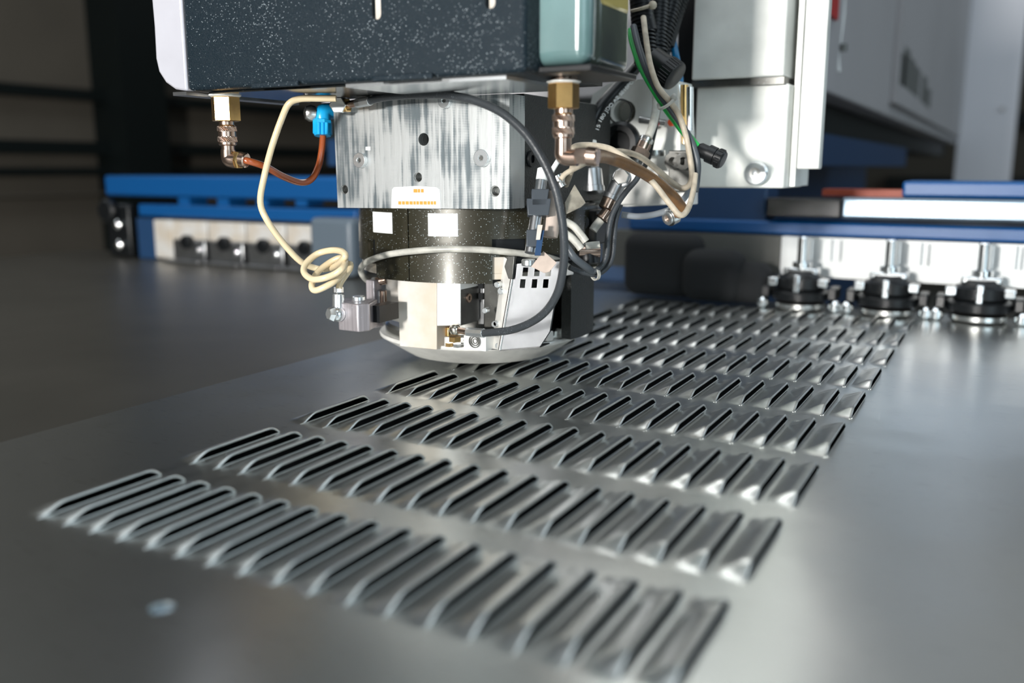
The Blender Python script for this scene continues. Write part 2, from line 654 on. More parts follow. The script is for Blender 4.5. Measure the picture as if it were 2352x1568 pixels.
def louver_mesh():
    b = MB()
    NU, NV = 14, 30
    us = [i/NU for i in range(NU+1)]
    vv = sorted(set([.022*(i/9) for i in range(10)]+[.022+(LL-.022-.016)*i/9 for i in range(10)]+[LL-.016*(1-i/9) for i in range(10)]))
    nv = len(vv)

    def hgt(u, v):
        a = .35*u+.65*sstep(u*1.25) if u < 1 else 1
        a = sstep(u*1.15)*.55+.45*u
        n = sstep(v/.019)
        f = 1-max(0, 1-(LL-v)/.013)**2.6
        # the ends dip in later near the root than at the lip
        return LH*a*min(n, f)
    top = [(-LW+LW*u, v, hgt(u, v)) for v in vv for u in us]
    bot = [(-LW+LW*u, v, hgt(u, v)-TH) for v in vv for u in us]
    k = len(us)
    fs = []
    for j in range(nv-1):
        for i in range(k-1):
            a = j*k+i
            fs.append((a, a+1, a+1+k, a+k))
            o = nv*k
            fs.append((o+a, o+a+k, o+a+1+k, o+a+1))
        a = j*k+k-1
        fs.append((a, nv*k+a, nv*k+a+k, a+k))
    b.add(top+bot, fs)
    b.tube([Vector((-.0003, v, hgt(1, v)-TH*.5)) for v in vv], .00095, n=8, sub=1)
    # raised burr along the ground side of the slit
    n = 12
    q = []
    for j in range(n+1):
        v = .002+(LL-.004)*j/n
        q.append(Vector((GAP+.0002, v, .0001)))
    b.tube(q, .00038, n=6, sub=1)
    return b.mesh('louver', Vector((0, 0, 0)), M_SHEET, ang=50, recalc=False)


lm = louver_mesh()
for r in range(NR):
    for c in range(NC):
        o = bpy.data.objects.new('louver', lm)
        o.parent = sheet
        o.location = (OX+c*DX, OY+r*DY, 0)
        COL.objects.link(o)

# ================================================================== punch head body
ZB = .2642
head = thing('punch_head', 'round punching head with milled steel front plate standing over the sheet', 'machine head', (AX.x, AX.y, .009))
PY = .690
pc = [at(776, 477, PY), at(1170, 480, PY), at(1170, 198, PY), at(765, 232, PY)]
pc[2].z = pc[3].z = ZB-.0032
plate = MB().prism(pc, (0, .028, 0)).build('front_plate', M_PLATE, head)


def hole(px, py, rp, depth=.02, Y=PY):
    c = at(px, py, Y)
    r = rp*.385*.001
    return MB().cyl(c-Vector((0, .01, 0)), c+Vector((0, depth, 0)), r, n=28)


cut(plate, [hole(973, 320, 14.5, .03), hole(960, 407, 11.5), hole(791, 435, 11.5), hole(1137, 439, 12.5)])
# thread rings inside the tapped holes
for px, py, rp in ((960, 407, 11.5), (791, 435, 11.5), (1137, 439, 12.5)):
    b = MB()
    c = at(px, py, PY)
    r = rp*.385*.001
    for k in range(7):
        b.ring(c+Vector((0, .0015+k*.0018, 0)), (0, 1, 0), 0, .0009, r*.82, r*1.01, 20)
    b.build('thread', M_STEEL, head)
for px, py, rp in ((831, 368, 19), (1110, 363, 20), (1025, 232, 17)):
    c = at(px, py, PY)
    r = rp*.37*.001
    b = MB().ring(c, (0, -1, 0), -.001, .0045, r*.30, r, 32)
    b.cyl(c+Vector((0, .0005, 0)), c-Vector((0, .0028, 0)), r*.4, n=24)
    o = b.build('bolt', M_ZINC, head, bevel=.0005)
    MB().cyl(c, c-Vector((0, .0031, 0)), r*.30, n=6).build('hex_socket', M_DSTEEL, o)
# body behind the plate, dark crackle side
xr = pc[1].x-.001
MB().box(pc[0].x+.004, xr, PY+.0285, .915, .166, ZB-.001).build('head_body', M_BLACKC2, head, bevel=.001)
for py_, yy in ((365, .745), (470, .86)):
    c = atX(1217, py_, xr)
    c = Vector((xr, yy if py_ > 400 else atX(1217, 365, xr).y, c.z))
    if py_ > 400:
        continue
    b = MB().ring(c, (1, 0, 0), 0, .003, .0035, .0072, 28)
    b.cyl(c, c+Vector((.001, 0, 0)), .004, n=20)
    b.build('side_bolt', M_BLACK, head)
# data label on the plate
lb = [(900, 478), (901, 436), (906, 430), (955, 427), (1003, 430), (1011, 436), (1013, 479)]
MB().prism(xz(lb, PY), (0, -.0006, 0)).build('data_label', M_STICK, head, label='white label printed with small orange squares')
b = MB()
for px0, px1 in ((950, 959), (960, 965), (967, 973)):
    b.prism(xz([(px0, 442), (px1, 442), (px1, 434), (px0, 434)], PY-.0007), (0, -.0002, 0))
sq_ = [915, 923.5, 931.5, 940.5, 949.5, 956.5, 964, 973, 982, 989.5, 996.5, 1003]
for k in range(11):
    b.prism(xz([(sq_[k], 469.5), (sq_[k+1]-1.6, 469.8), (sq_[k+1]-1.6, 462.2), (sq_[k], 462)], PY-.0007), (0, -.0002, 0))
b.build('orange_squares', M_ORANGE, head)
# small stamped letters beside the left bolt
b = MB().prism(xz([(840, 345), (851, 345), (851, 337), (840, 337)], PY), (0, -.0003, 0))
b.build('stamped_mark', M_STICK, head)

# ---- shell
RS = .1255


def th(px, py, R=RS):
    p = onC(px, py, R)
    return math.atan2(p.y-AX.y, p.x-AX.x)


def zz(px, py, R=RS):
    return onC(px, py, R).z


t0 = math.radians(-178)
t1 = math.radians(60)
zt, zb = .1635, zz(1000, 625)
h1 = (th(845, 580), th(862, 580), zz(850, 614), zz(850, 549))
h2 = (th(1130, 565), th(1212, 565), zz(1160, 580), zz(1160, 549))
h3 = (th(1131, 600), math.radians(10), zb-.01, zz(1160, 580)-.004)
h4 = (t0-.01, th(864, 600), zb-.01, zz(850, 600))
seam = th(938.5, 560)
MB().arc(RS-.006, RS, t0, seam-.0045, zb, zt, holes=[h1, h4]).build('left_shell', M_BLACKGL, head)
MB().arc(RS-.006, RS, seam+.0045, t1, zb, zt, holes=[h2, h3]).build('right_shell', M_BLACKGL, head)
MB().arc(RS-.010, RS-.0062, t0, t1, zb, zt).build('shell_liner', M_BLACK, head)
for (x0, x1, y0, y1) in ((857, 901, 487, 535), (983, 1052, 490, 543)):
    b = MB().arc(RS, RS+.0007, th(x0, y0), th(x1, y0), zz((x0+x1)/2, y1), zz((x0+x1)/2, y0), nth=10)
    b.build('sticker', M_STICK, head, bevel=.002, label='blank white sticker')
MB().arc(RS-.009, RS-.0055, th(853, 580), th(863, 580), h1[2], zz(850, 560), nth=4).build('slot_backing', M_TAN, head)
MB().arc(.05, RS-.012, math.radians(-179), math.radians(179), .158, .1655, nth=72).build('top_flange', M_DSTEEL, head)
# ---- cream ring and its right upstand
RR = .1225
zr0, zr1 = zz(1000, 641, RR), zz(1000, 626, RR)
MB().arc(.085, RR, t0, math.radians(-12), zr0, zr1, nth=80).build('cream_ring', M_CREAM, head, bevel=.0008)
MB().arc(RR-.004, RR, th(1131, 610, RR), th(1176, 610, RR), zr1, zz(1150, 583, RR), nth=8).build('ring_upstand', M_CREAM, head)
MB().arc(RR-.004, RR, math.radians(-175), th(866, 610, RR), zr1, zz(845, 602, RR), nth=12).build('ring_upstand', M_CREAM, head)
# ---- core and rear skirt
MB().cyl((AX.x, AX.y, .03), (AX.x, AX.y, .16), .082, n=48).build('core', M_DSTEEL, head)
MB().arc(.108, .1195, math.radians(-12), math.radians(150), .034, .165, nth=50).build('rear_skirt', M_BLACKC2, head)
# ---- disc at the bottom
b = MB().lathe((AX.x, AX.y, 0), (0, 0, 1), [(.0095, .066), (.009, .074), (.0098, .0768), (.0285, .1065), (.0305, .1072), (.0322, .1064), (.0322, .03)], 96)
b.build('stripper_disc', M_SILV2, head, ang=20)
b = MB().lathe((AX.x, AX.y, 0), (0, 0, 1), [(.0322, .101), (.040, .101), (.0425, .098), (.0425, .05)], 96)
b.build('lower_flange', M_STEEL, head, ang=20)
# screws on the lower flange at left
for a in (-178, -166, -20, -8):
    r = math.radians(a)
    p = Vector((AX.x+.103*math.cos(r), AX.y+.103*math.sin(r), .033))
    MB().cyl(p, p+Vector((0, 0, .010)), .006, n=6, ch=.0006).build('flange_screw', M_STEEL, head)
# ---- blocks
YB = .709
o = MB().prism([at(918, 795, YB), at(1003, 803, YB), at(1003, 640, YB), at(912, 631, YB)], (0, .03, 0))
o.build('front_wiper_block', M_CREAM, head, bevel=.0006)
o = MB().prism([at(887, 731, .722), at(917, 740, .722), at(913, 630, .722), at(885, 630, .722)], (0, .02, 0))
o.build('side_wiper_block', M_CREAM, head, bevel=.0006)
o = MB().prism([at(1003.5, 748, YB-.001), at(1057, 747, YB-.001), at(1057, 640, YB-.001), at(1003.5, 640, YB-.001)], (0, .034, 0))
blk = o.build('square_block', M_WHITE, head, bevel=.0005)
xb = at(1057, 700, YB).x
MB().prism([Vector((xb+.0004, YB, at(1057, 747, YB).z)), Vector((xb+.0004, YB+.033, at(1057, 747, YB).z)), Vector((xb+.0004, YB+.033, at(1057, 640, YB).z)), Vector((xb+.0004, YB, at(1057, 640, YB).z))], (.0004, 0, 0)).build('block_side_plate', M_DSTEEL, head, label='dark plate on the right side of the white block')  # thin dark plate over the block's right side
c = atX(1076, 684, xb+.001)
MB().ring(c, (1, 0, 0), 0, .0012, .002, .0042, 20).build('side_port', M_BRONZE, head)
# dark internals right of the block
for px0, px1, y0, y1, Y, mt in ((1098, 1112, 645, 745, .745, M_ALU), (1112, 1145, 642, 752, .742, M_DSTEEL), (1008, 1030, 752, 800, .724, M_BRASS), (1122, 1150, 770, 803, .728, M_DSTEEL)):
    MB().prism(xz([(px0, y1), (px1, y1), (px1, y0), (px0, y0)], Y), (0, .02, 0)).build('inner_bracket', mt, head, bevel=.0006)
for px, py in ((1107, 655), (1107, 680), (1141, 649)):
    c = at(px, py, .741)
    MB().box(c.x-.003, c.x+.002, c.y-.002, c.y+.002, c.z-.003, c.z+.003).build('clip', M_BLACK, head)
for px, py in ((1145, 653), (1143, 742), (1117, 712), (1147, 793)):
    c = at(px, py, .722)
    MB().cyl(c+Vector((0, .003, 0)), c-Vector((0, .004, 0)), .0028, n=16, ch=.0006).build('screw', M_ZINC, head)
# banjo hardware on the disc
c = at(1092, 783, .712)
b = MB().box(c.x-.013, c.x+.011, .712, .73, .0325, .046)
b.build('white_fitting_block', M_WHITE, head, bevel=.0008)
b = MB()
for k in range(3):
    b.ring(c+Vector((0, -.001-k*.0006, 0)), (0, 1, 0), 0, .001, .0018+.0018*k, .0026+.0018*k, 24)
b.build('circlip', M_DSTEEL, head)
for k, px in enumerate((1032, 1050, 1075)):
    c = at(px, 797, .718)
    MB().cyl((c.x, c.y, .0325), (c.x, c.y, .036), .004, n=6).build('small_nut', (M_BRASS, M_STEEL, M_ZINC)[k], head)

# ================================================================== perforated guard
YG = .70
g = thing('sheet_metal_guard', 'folded grey sheet metal guard with two rows of square holes', 'guard', at(1195, 803, YG))
fr = [at(1150, 800, YG+.006), at(1236, 793, YG+.012), at(1266, 760, YG+.012), at(1289, 601, YG+.02), at(1182, 606, YG+.012)]
fr = [at(1147, 803, .712), at(1240, 795, .722), at(1262, 762, .724), at(1290, 600, .730), at(1181, 606, .716)]
gb = MB().prism(fr, (0.0006, .0012, 0)).build('guard_plate', mat('guard_steel', (.085, .088, .092), .32, 1, var=.2, vscale=40), g)
u = (fr[3]-fr[4])
cs = []
for row, (y0, y1, xs_) in enumerate([(614, 634, (1206, 1233, 1259)), (641, 661, (1200, 1227, 1253))]):
    for x in xs_:
        q = [at(x-6.5, y1, .700), at(x+5.5, y1, .700), at(x+7.5, y0, .700), at(x-4.5, y0, .700)]
        q2 = [at(x-6.5, y1, .76), at(x+5.5, y1, .76), at(x+7.5, y0, .76), at(x-4.5, y0, .76)]
        c = MB().add(q+q2, [(0, 1, 2, 3), (7, 6, 5, 4), (0, 4, 5, 1), (1, 5, 6, 2), (2, 6, 7, 3), (3, 7, 4, 0)])
        cs.append(c)
cut(gb, cs)
fl = [fr[0], fr[4], at(1158, 590, .728), at(1128, 800, .730)]
MB().prism(fl, (0, .001, 0)).build('side_flange', M_SILV2, g)
MB().tube([fr[0]+Vector((0, .001, 0)), fr[4]+Vector((0, .001, 0))], .0018, sub=1).build('folded_edge', M_STEEL, g)
MB().prism([fr[0], fr[1], fr[1]+Vector((0, .02, 0)), fr[0]+Vector((0, .02, 0))], (0, 0, -.0012)).build('bottom_lip', M_BLACK, g)
for px, py in ((1153, 668), (1139, 743)):
    c = at(px, py, .722)
    MB().cyl(c+Vector((0, .006, 0)), c-Vector((0, .004, 0)), .003, n=16, ch=.0006).build('screw', M_ZINC, g)
MB().prism([fr[4]+Vector((0, .003, 0)), fr[3]+Vector((0, .003, 0)), fr[3]+Vector((0, .03, 0)), fr[4]+Vector((0, .03, 0))], (0, 0, -.001)).build('dusty_top', M_BLACK, g)
c = at(1214, 600, .722)
MB().cyl(c-Vector((0, 0, .004)), c+Vector((0, 0, .002)), .0065, n=24, ch=.0008).build('top_screw', M_ZINC, g)
# bracket with rivet beside the guard
c = at(1168, 605, .715)
tb = tag(MB().prism(xz([(1167, 640), (1177, 642), (1182, 588), (1166, 588), (1158, 612)], .711), (0, .004, 0)).build('pivot_bracket', M_DSTEEL, bevel=.0006), 'small dark pivot bracket at the upper left corner of the perforated guard', 'bracket')

# ================================================================== big black cover above
YC = .57
cv = thing('head_cover', 'large black crackle painted cover above the punch head', 'cover', (-.46, .66, ZB))
xl, xr2 = at(430, 210, YC).x, at(1205, 165, YC).x
cvo = MB().box(xl, xr2, YC, PY-.001, ZB, .46).build('cover_shell', M_BLACKCR, cv, bevel=.004, seg=3)
MB().box(xl+.01, xr2-.006, PY-.001, .72, ZB+.002, .46).build('cover_back', M_BLACK, cv)
c1, c2 = at(865, 30, YC), at(1126, 6, YC)


def slotcut(px, ybot, wpx, top=.5):
    a, b_ = at(px-wpx/2, ybot, YC), at(px+wpx/2, ybot, YC)
    r = (b_.x-a.x)/2
    q = [(a.x+r+r*math.cos(t), YC-.01, a.z+r-r*math.sin(t)) for t in [PI*i/10 for i in range(11)]]
    q += [(a.x, YC-.01, top), (b_.x, YC-.01, top)]
    return MB().prism(q, (0, .022, 0))


cut(cvo, [slotcut(865, 47, 21), slotcut(1126, 22, 23)])
for px, y in ((865, 47), (1126, 22)):
    a, b_ = at(px-12, y+3, YC), at(px+14, y+3, YC)
    MB().box(a.x+.0015, b_.x+.004, YC+.0035, YC+.005, a.z+.002, .45).build('slot_backing', M_CREAM, cv, label='cream plate behind the slot')
for x0, x1, y in ((582, 688, 189), (860, 996, 172)):
    a, b_ = at(x0, y+4, YC-.001), at(x1, y-3, YC-.001)
    MB().box(a.x, b_.x, YC-.0035, YC-.0005, ZB-.0012, ZB+.0028).build('bottom_tab', M_BLACKCR, cv, bevel=.0008)
# silver end cap with rounded lower corner
cap = [at(431, 209, YC), at(401, 205, YC), at(380, 190, YC), at(364, 165, YC), at(357, 135, YC), at(353, 60, YC)]
zt_ = .46
cap.append(Vector((cap[-1].x-.004, YC, zt_)))
cap.append(Vector((xl-.0005, YC, zt_)))
cap[0] = Vector((xl-.0005, YC, cap[0].z))
MB().prism(cap, (0, .16, 0)).build('silver_end_cap', M_CAP, cv, bevel=.002)
MB().box(at(399, 209, YC).x, xl, YC-.001, YC+.14, ZB-.0035, ZB-.0005).build('bottom_plate', M_ALU, cv)
# reflective tray under the cover
MB().box(xl+.012, at(770, 200, YC).x+.01, YC+.012, PY-.001, ZB-.002, ZB-.0003).build('drip_tray', mat('oily_black', (.02, .022, .022), .18, .6, speck=.6, spscale=400), cv, bevel=.001)
MB().box(at(775, 200, YC).x, xr2-.02, YC+.010, PY-.002, ZB-.003, ZB-.0002).build('grey_gasket', M_ZINC, cv)

# ================================================================== tank right of the cover
YT = .592
tk = thing('oil_tank', 'translucent teal plastic oil tank to the right of the black cover', 'tank', (at(1275, 150, YT).x, YT+.03, at(1275, 152, YT).z))
p0, p1 = at(1209, 152, YT), at(1347, 150, YT)
b = MB().box(p0.x, p1.x, YT, YT+.02, p0.z, .46)
b.build('tank_front', M_TANK, tk, bevel=.009, seg=6)
ye = atX(1450, 100, p1.x).y
b = MB().box(p0.x+.002, p1.x-.0005, YT+.019, ye, p0.z-.001, .46)
b.build('tank_side', M_TANKS, tk, bevel=.008, seg=5)
zo = atX(1400, 18, p1.x).z
MB().box(p0.x+.01, p1.x+.0004, YT+.024, ye-.006, zo, .455).build('oil_window', M_OIL, tk, bevel=.003)
MB().box(p0.x-.001, p1.x+.004, YT-.001, ye+.003, p0.z-.0055, p0.z-.0008).build('tray', M_BLACK, tk, bevel=.001)


# ================================================================== brass quick couplings
def coupling(name, label, cx, Y, ys_, col_n, nickel, hexr, kr, group=None):
    """ys_: pixel rows flange-top, washer, hex top, hex bottom, knurl1, knurl2, collar, pipe bottom (elbow centre)"""
    P = [at(cx, y, Y) for y in ys_]
    X = P[0].x
    z = [p.z for p in P]
    t = thing(name, label, 'pipe fitting', (X, Y, z[-1]), group)
    s = (P[3]-CAM).dot(FW)/FPX   # metres per pixel across
    MB().lathe((X, Y, z[0]+.003), (0, 0, -1), [(0, 27*s), (z[0]-z[1]+.003, 31*s)], 32).build('flange', nickel, t)
    MB().lathe((X, Y, z[1]), (0, 0, -1), [(0, 30*s), (.001, hexr*1.16*s), (z[1]-z[2]-.001, hexr*1.16*s), (z[1]-z[2], hexr*s)], 32).build('washer', M_STICK, t)
    MB().lathe((X, Y, z[2]), (0, 0, -1), [(0, hexr*s), (.0006, hexr*1.06*s), (z[2]-z[3]-.0006, hexr*1.06*s), (z[2]-z[3], hexr*.95*s)], 6, phase=.55).build('hex_body', col_n, t)
    L_ = z[3]-z[6]
    kz = z[3]
    MB().lathe((X, Y, kz), (0, 0, -1), [(0, (kr-5)*s), (L_*.14, (kr-5)*s), (L_*.2, (kr-2)*s), (L_*.95, (kr-2)*s), (L_, (kr-6)*s)], 32).build('sleeve', nickel, t)
    for f0, f1 in ((.2, .42), (.62, .86)):
        b_ = MB()
        n = 30
        r0, r1 = (kr-.8)*s, (kr+.4)*s
        prof = []
        vs_, fs_ = [], []
        for j, q in enumerate((f0, f0+.03, f1-.03, f1)):
            for k in range(n*2):
                rr = (r1 if k % 2 else r0) if 0 < j < 3 else r0
                an = PI*k/n+q*2.5
                vs_.append((X+rr*math.cos(an), Y+rr*math.sin(an), kz-L_*q))
        for j in range(3):
            for k in range(2*n):
                k2 = (k+1) % (2*n)
                fs_.append((j*2*n+k, j*2*n+k2, (j+1)*2*n+k2, (j+1)*2*n+k))
        b_.add(vs_, fs_)
        b_.build('knurled_grip', nickel, t, ang=15)
    MB().cyl((X, Y, z[6]+.001), (X, Y, z[7]), (kr-7)*s, n=28).build('neck', nickel, t)
    return t, s, Vector((X, Y, z[7]))


tR, sR, eR = coupling('brass_coupling', 'brass hose coupling with hexagonal body hanging below the oil tank', 1295, .625, (168, 184, 192, 250, 265, 310, 318, 352), M_BRASS, M_BRONZE, 34, 26)
o = MB().tube([eR+Vector((0, 0, .006)), eR+Vector((0, 0, -.001)), eR+Vector((.0035, 0, -.0030)), eR+Vector((.012, 0, -.0033))], 19*sR, n=20).build('elbow', M_BRONZE, tR)
e2 = at(1330, 358, .625)
MB().cyl(e2-Vector((.003, 0, 0)), e2+Vector((.012, .001, -.0006)), 20*sR, n=6, ch=.001).build('nut', M_BRONZE, tR)
MB().cyl(e2+Vector((.006, 0, 0)), e2+Vector((.015, .001, -.0008)), 21.5*sR, n=24, ch=.001).build('collar', M_BRONZE, tR)
tL, sL, eL = coupling('brass_coupling', 'brass hose coupling with square-looking body below the left end of the cover', 516, .60, (205, 215, 223, 279, 290, 328, 335, 360), M_BRASS, M_BRONZE, 31, 22)
tL['label'] = 'brass hose coupling hanging below the left end of the black cover'
MB().tube([eL+Vector((0, 0, .006)), eL+Vector((0, 0, -.001)), eL+Vector((.003, 0, -.003)), eL+Vector((.009, .001, -.0035))], 17*sL, n=20).build('elbow', M_BRONZE, tL)
e3 = at(540, 366, .602)
MB().cyl(e3, e3+Vector((.006, .001, -.0008)), 21*sL, n=6, ch=.001).build('nut', M_BRASS, tL)
MB().cyl(e3+Vector((.005, .001, 0)), e3+Vector((.012, .002, -.001)), 17*sL, n=24, ch=.001).build('collar', M_BRONZE, tL)


def hose(name, label, cat, pts, r, mt, sub=6, n=12, **k):
    """pts = (px, py, depth along the view) triples"""
    b = MB().tube([atD(*p) for p in pts], r, n=n, sub=sub, **k)
    return tag(b.build(name, mt), label, cat)


def dY(px, py, Y):
    return (at(px, py, Y)-CAM).dot(FW)


d0 = dY(562, 368, .603)
hose('amber_hose', 'short amber hose sagging from the left coupling to the blue elbow', 'hose',
     [(556, 367, d0), (575, 371, d0), (610, 383, d0+.01), (650, 405, d0+.03), (690, 419, d0+.05), (716, 411, d0+.06), (732, 380, d0+.065), (739, 345, d0+.065), (742, 312, d0+.065)], .0031, M_OLIVE)
db = d0+.065
t = thing('blue_elbow_fitting', 'bright blue plastic elbow fitting at the left edge of the milled plate', 'pipe fitting', atD(742, 312, db))
MB().tube([atD(741, 312, db), atD(741, 280, db), atD(743, 258, db), atD(770, 255, db+.01)], .0078, n=16).build('elbow_body', M_BLUEPL, t)
MB().cyl(atD(741, 310, db), atD(741, 276, db), .0092, n=8, ch=.001, phase=.4).build('collar', M_BLUEPL, t)
for dx in (-9, 0, 9):
    MB().cyl(atD(741+dx, 309, db-.009), atD(741+dx, 281, db-.009), .0018, n=10, ch=.0004).build('rib', M_BLUEPL, t)
MB().lathe(atD(733, 262, db), (atD(706, 259, db-.004)-atD(733, 262, db)), [(0, .004), (.003, .005), (.004, .0075), (.009, .0080), (.013, .006), (.0145, .002)], 24).build('metal_cap', M_STEEL, t)

# ================================================================== cream tube with coil
dc = .80
raw = [(430, 480, .03), (600, 480, .02), (700, 440, .005), (790, 360, -.01), (835, 300, -.015), (790, 235, -.01), (650, 215, 0), (450, 260, .005), (300, 370, .0), (236, 480, -.005), (262, 570, -.01), (370, 635, -.015),
       (520, 620, -.02), (680, 560, -.02), (790, 480, -.02), (838, 400, -.01), (815, 340, .01), (740, 330, .012), (600, 400, .012), (450, 520, .005), (375, 640, -.005), (352, 740, -.01), (400, 795, -.012), (540, 745, -.015), (700, 650, -.012), (800, 560, .0), (868, 450, .01), (905, 415, .012), (900, 480, .008), (830, 590, .002), (775, 670, 0), (750, 730, 0), (745, 770, 0)]
pts = [(772, 226, dc-.02), (735, 226, dc-.02), (690, 227, dc-.02), (664, 238, dc-.02), (648, 270, dc-.015), (625, 335, dc-.01), (607, 405, dc), (598, 463, dc), (613, 505, dc), (648, 555, dc+.01), (690, 600, dc+.02)]
pts += [(660+x/6.273, 540+y/6.273, dc+d) for x, y, d in raw]
hose('cream_tube', 'thin cream plastic tube hanging from the cover and coiled above the valve', 'tube', pts, .0029, M_CREAMT, sub=5)

# ================================================================== valve cube at left
dv = .82
t = thing('valve_block', 'purplish grey cube valve with zinc elbow left of the round head', 'valve', atD(822, 762, dv))
V = lambda px, py, dd=0: atD(px, py, dv+dd)
zt2, zb2 = V(823, 700).z, V(823, 762).z


def flat(px, py, dd, z):
    p = V(px, py, dd)
    return Vector((p.x, p.y, z))


zv0, zv1 = V(823, 763).z, V(823, 697).z
pl = [V(823, 763), V(778, 758, .012), V(792, 757, .04), V(868, 757, .035), V(850, 760, .006)]
MB().prism([Vector((p.x, p.y, zv0)) for p in pl], (0, 0, zv1-zv0)).build('cube', M_PINK, t, bevel=.0012)
q = V(824, 695, .018)
MB().cyl(Vector((q.x, q.y, zv1)), Vector((q.x, q.y, zv1+.0045)), .0062, n=24, ch=.0006).build('top_screw', M_ZINC, t)
a, b_ = V(777, 735, .008), V(777, 675, .008)
MB().cyl(a, b_, .0054, n=24, ch=.001).build('elbow_body', M_ZINC, t)
MB().cyl(V(777, 673, .008), V(777, 658, .008), .0048, n=8, ch=.0005).build('top_nut', M_STEEL, t)
MB().ball(V(777, 722, .006), .0068).build('elbow_ball', M_ZINC, t)
MB().cyl(V(764, 721, .0), V(754, 721, -.003), .0072, .0055, n=6, ch=.0006).build('hex_plug', M_ZINC, t)
MB().box(*[f for f in (V(850, 720, .02).x, V(885, 720, .02).x, V(850, 720, .03).y-.01, V(850, 720, .03).y+.02, zv0+.006, zv1-.004)]).build('mount', M_BLACK, t)
# upright bracket above it
c = onC(853, 660, .127)
MB().box(c.x-.006, c.x+.004, c.y-.001, c.y+.012, .045, .092).build('upright_bracket', M_PINK, t, bevel=.0008)
for px, mt in ((874, M_ALU), (880, M_BRONZE)):
    c = onC(px, 670, .118)
    MB().cyl((c.x, c.y, .055), (c.x, c.y, .082), .0035, n=16, ch=.0005).build('guide_pin', mt, t)

# ================================================================== grey tube round the shell
cc = [(852, 648, .118), (843, 643, .122), (833, 632, .128), (829, 617, .131), (840, 603, .134), (862, 593, .136), (893, 584, .137), (935, 578, .137), (997, 573, .137), (1058, 572, .137), (1119, 574, .138), (1180, 580, .139), (1235, 587, .139), (1262, 592, .137), (1285, 600, .13), (1305, 612, .12)]
b = MB().tube([onC(x, y, R) for x, y, R in cc], .0031, n=12)
tag(b.build('grey_tube', M_GREYT), 'dusty pale grey tube curving across the front of the black shell', 'tube')
t = thing('tube_fitting', 'small zinc and brown tube fitting at the left of the cream ring', 'pipe fitting', onC(862, 646, .118))
c, e = onC(856, 648, .122), onC(886, 643, .112)
MB().cyl(c, c.lerp(e, .3), .0048, n=20, ch=.0006).build('fitting_nut', M_ZINC, t)
MB().cyl(c.lerp(e, .3), e, .0042, n=16).build('fitting_stem', M_BRONZE, t)

# ================================================================== main black cable with ferrules
kk = [(846, 232, .668), (880, 224, .664), (930, 219, .660), (1000, 217, .655), (1060, 223, .650), (1110, 238, .648), (1160, 264, .646), (1210, 311, .645), (1248, 370, .645), (1275, 432, .645), (1290, 500, .648), (1296, 560, .652), (1293, 620, .657), (1277, 680, .663), (1240, 727, .670), (1180, 756, .680), (1110, 765, .692)]
t = thing('black_hose', 'thick black hose arching from the plate corner down across the guard', 'hose', at(1045, 755, .70))
MB().tube([at(x, y, Y) for x, y, Y in kk], .0034, n=16, sub=8).build('hose_body', M_RUBBER, t)
for seq in (((820, 237, .672), (851, 231, .667)), ((1112, 765, .692), (1074, 762, .697))):
    MB().cyl(at(*seq[0]), at(*seq[1]), .0043, n=8, ch=.0004).build('ferrule', M_ZINC, t)
MB().cyl(at(796, 241, .677), at(822, 236, .672), .0034, n=16).build('stem', M_BRONZE, t)
MB().cyl(at(775, 241, .668), at(786, 241, .690), .0078, n=6, ch=.0008).build('hex_head', M_ZINC, t)
MB().cyl(at(790, 243, .677), at(800, 241, .677), .0066, n=6, ch=.0008).build('nut', M_BRASS, t)
MB().ball(at(1046, 757, .704), .0060).build('ball_joint', mat('nickel', (.75, .70, .60), .18, 1), t)
MB().cyl(at(1052, 758, .703), at(1076, 762, .697), .0030, n=16).build('stem', M_BRONZE, t)
c = at(1045, 772, .706)
MB().cyl(c, at(1045, 784, .706), .0062, n=6, ch=.0005).build('nut', M_BRASS, t)

# ================================================================== wiring cluster right of the head
# bracket casting behind the cables
YK = .94
o = thing('bracket_casting', 'bright cast bracket behind the cables with round boss and black bushing', 'bracket', at(1440, 470, YK))
pl = [(1338, 470), (1335, 330), (1362, 215), (1400, 190), (1470, 182), (1555, 185), (1562, 300), (1562, 430), (1550, 470), (1440, 474)]
cb = MB().prism(xz(pl, YK), (0, .05, 0)).build('casting_plate', M_CAST, o)
cut(cb, [MB().cyl(at(1425, 256, YK-.02), at(1425, 256, YK)+Vector((0, .03, 0)), .0125, n=32)])
MB().ring(at(1425, 256, YK), (0, -1, 0), -.03, .0006, .0118, .0135, 36).build('boss_ring', M_STEEL, o)
c = at(1425, 330, YK)
b = MB().lathe(c, (0, -1, 0), [(0, .024), (.004, .0235), (.007, .020), (.0075, .014), (.003, .012), (.003, .002)], 40)
b.build('black_bushing', M_BLACK, o)
MB().prism(xz([(1345, 470), (1590, 470), (1590, 395), (1440, 388), (1345, 420)], YK-.012), (0, .02, 0)).build('lower_plate', M_SILV2, o, bevel=.001)
c = at(1500, 345, YK-.02)
MB().ring(c, (0, 0, 1), -.006, 0, .006, .013, 28).build('ring_nut', M_STEEL, o)
for k, px in enumerate((1553, 1577)):
    c = at(px, 370, YK-.03)
    MB().ring(c, (0, -1, 0), 0, .012, .004, .0085, 24).build('port', M_DSTEEL, o)
MB().prism(xz([(1535, 440), (1592, 440), (1592, 345), (1535, 345)], YK-.03), (0, .02, 0)).build('port_block', M_DSTEEL, o, bevel=.001)
for px, y0, y1, mt in ((1558, 195, 380, M_ZINC), (1572, 195, 330, M_BRASS), (1584, 200, 300, M_STEEL)):
    MB().cyl(at(px, y0, YK+.01), at(px, y1, YK+.01), .0042, n=16).build('guide_rod', mt, o)
MB().cyl(at(1470, 275, YK-.004), at(1530, 283, YK-.006), .004, n=14).build('cross_pin', M_STEEL, o)
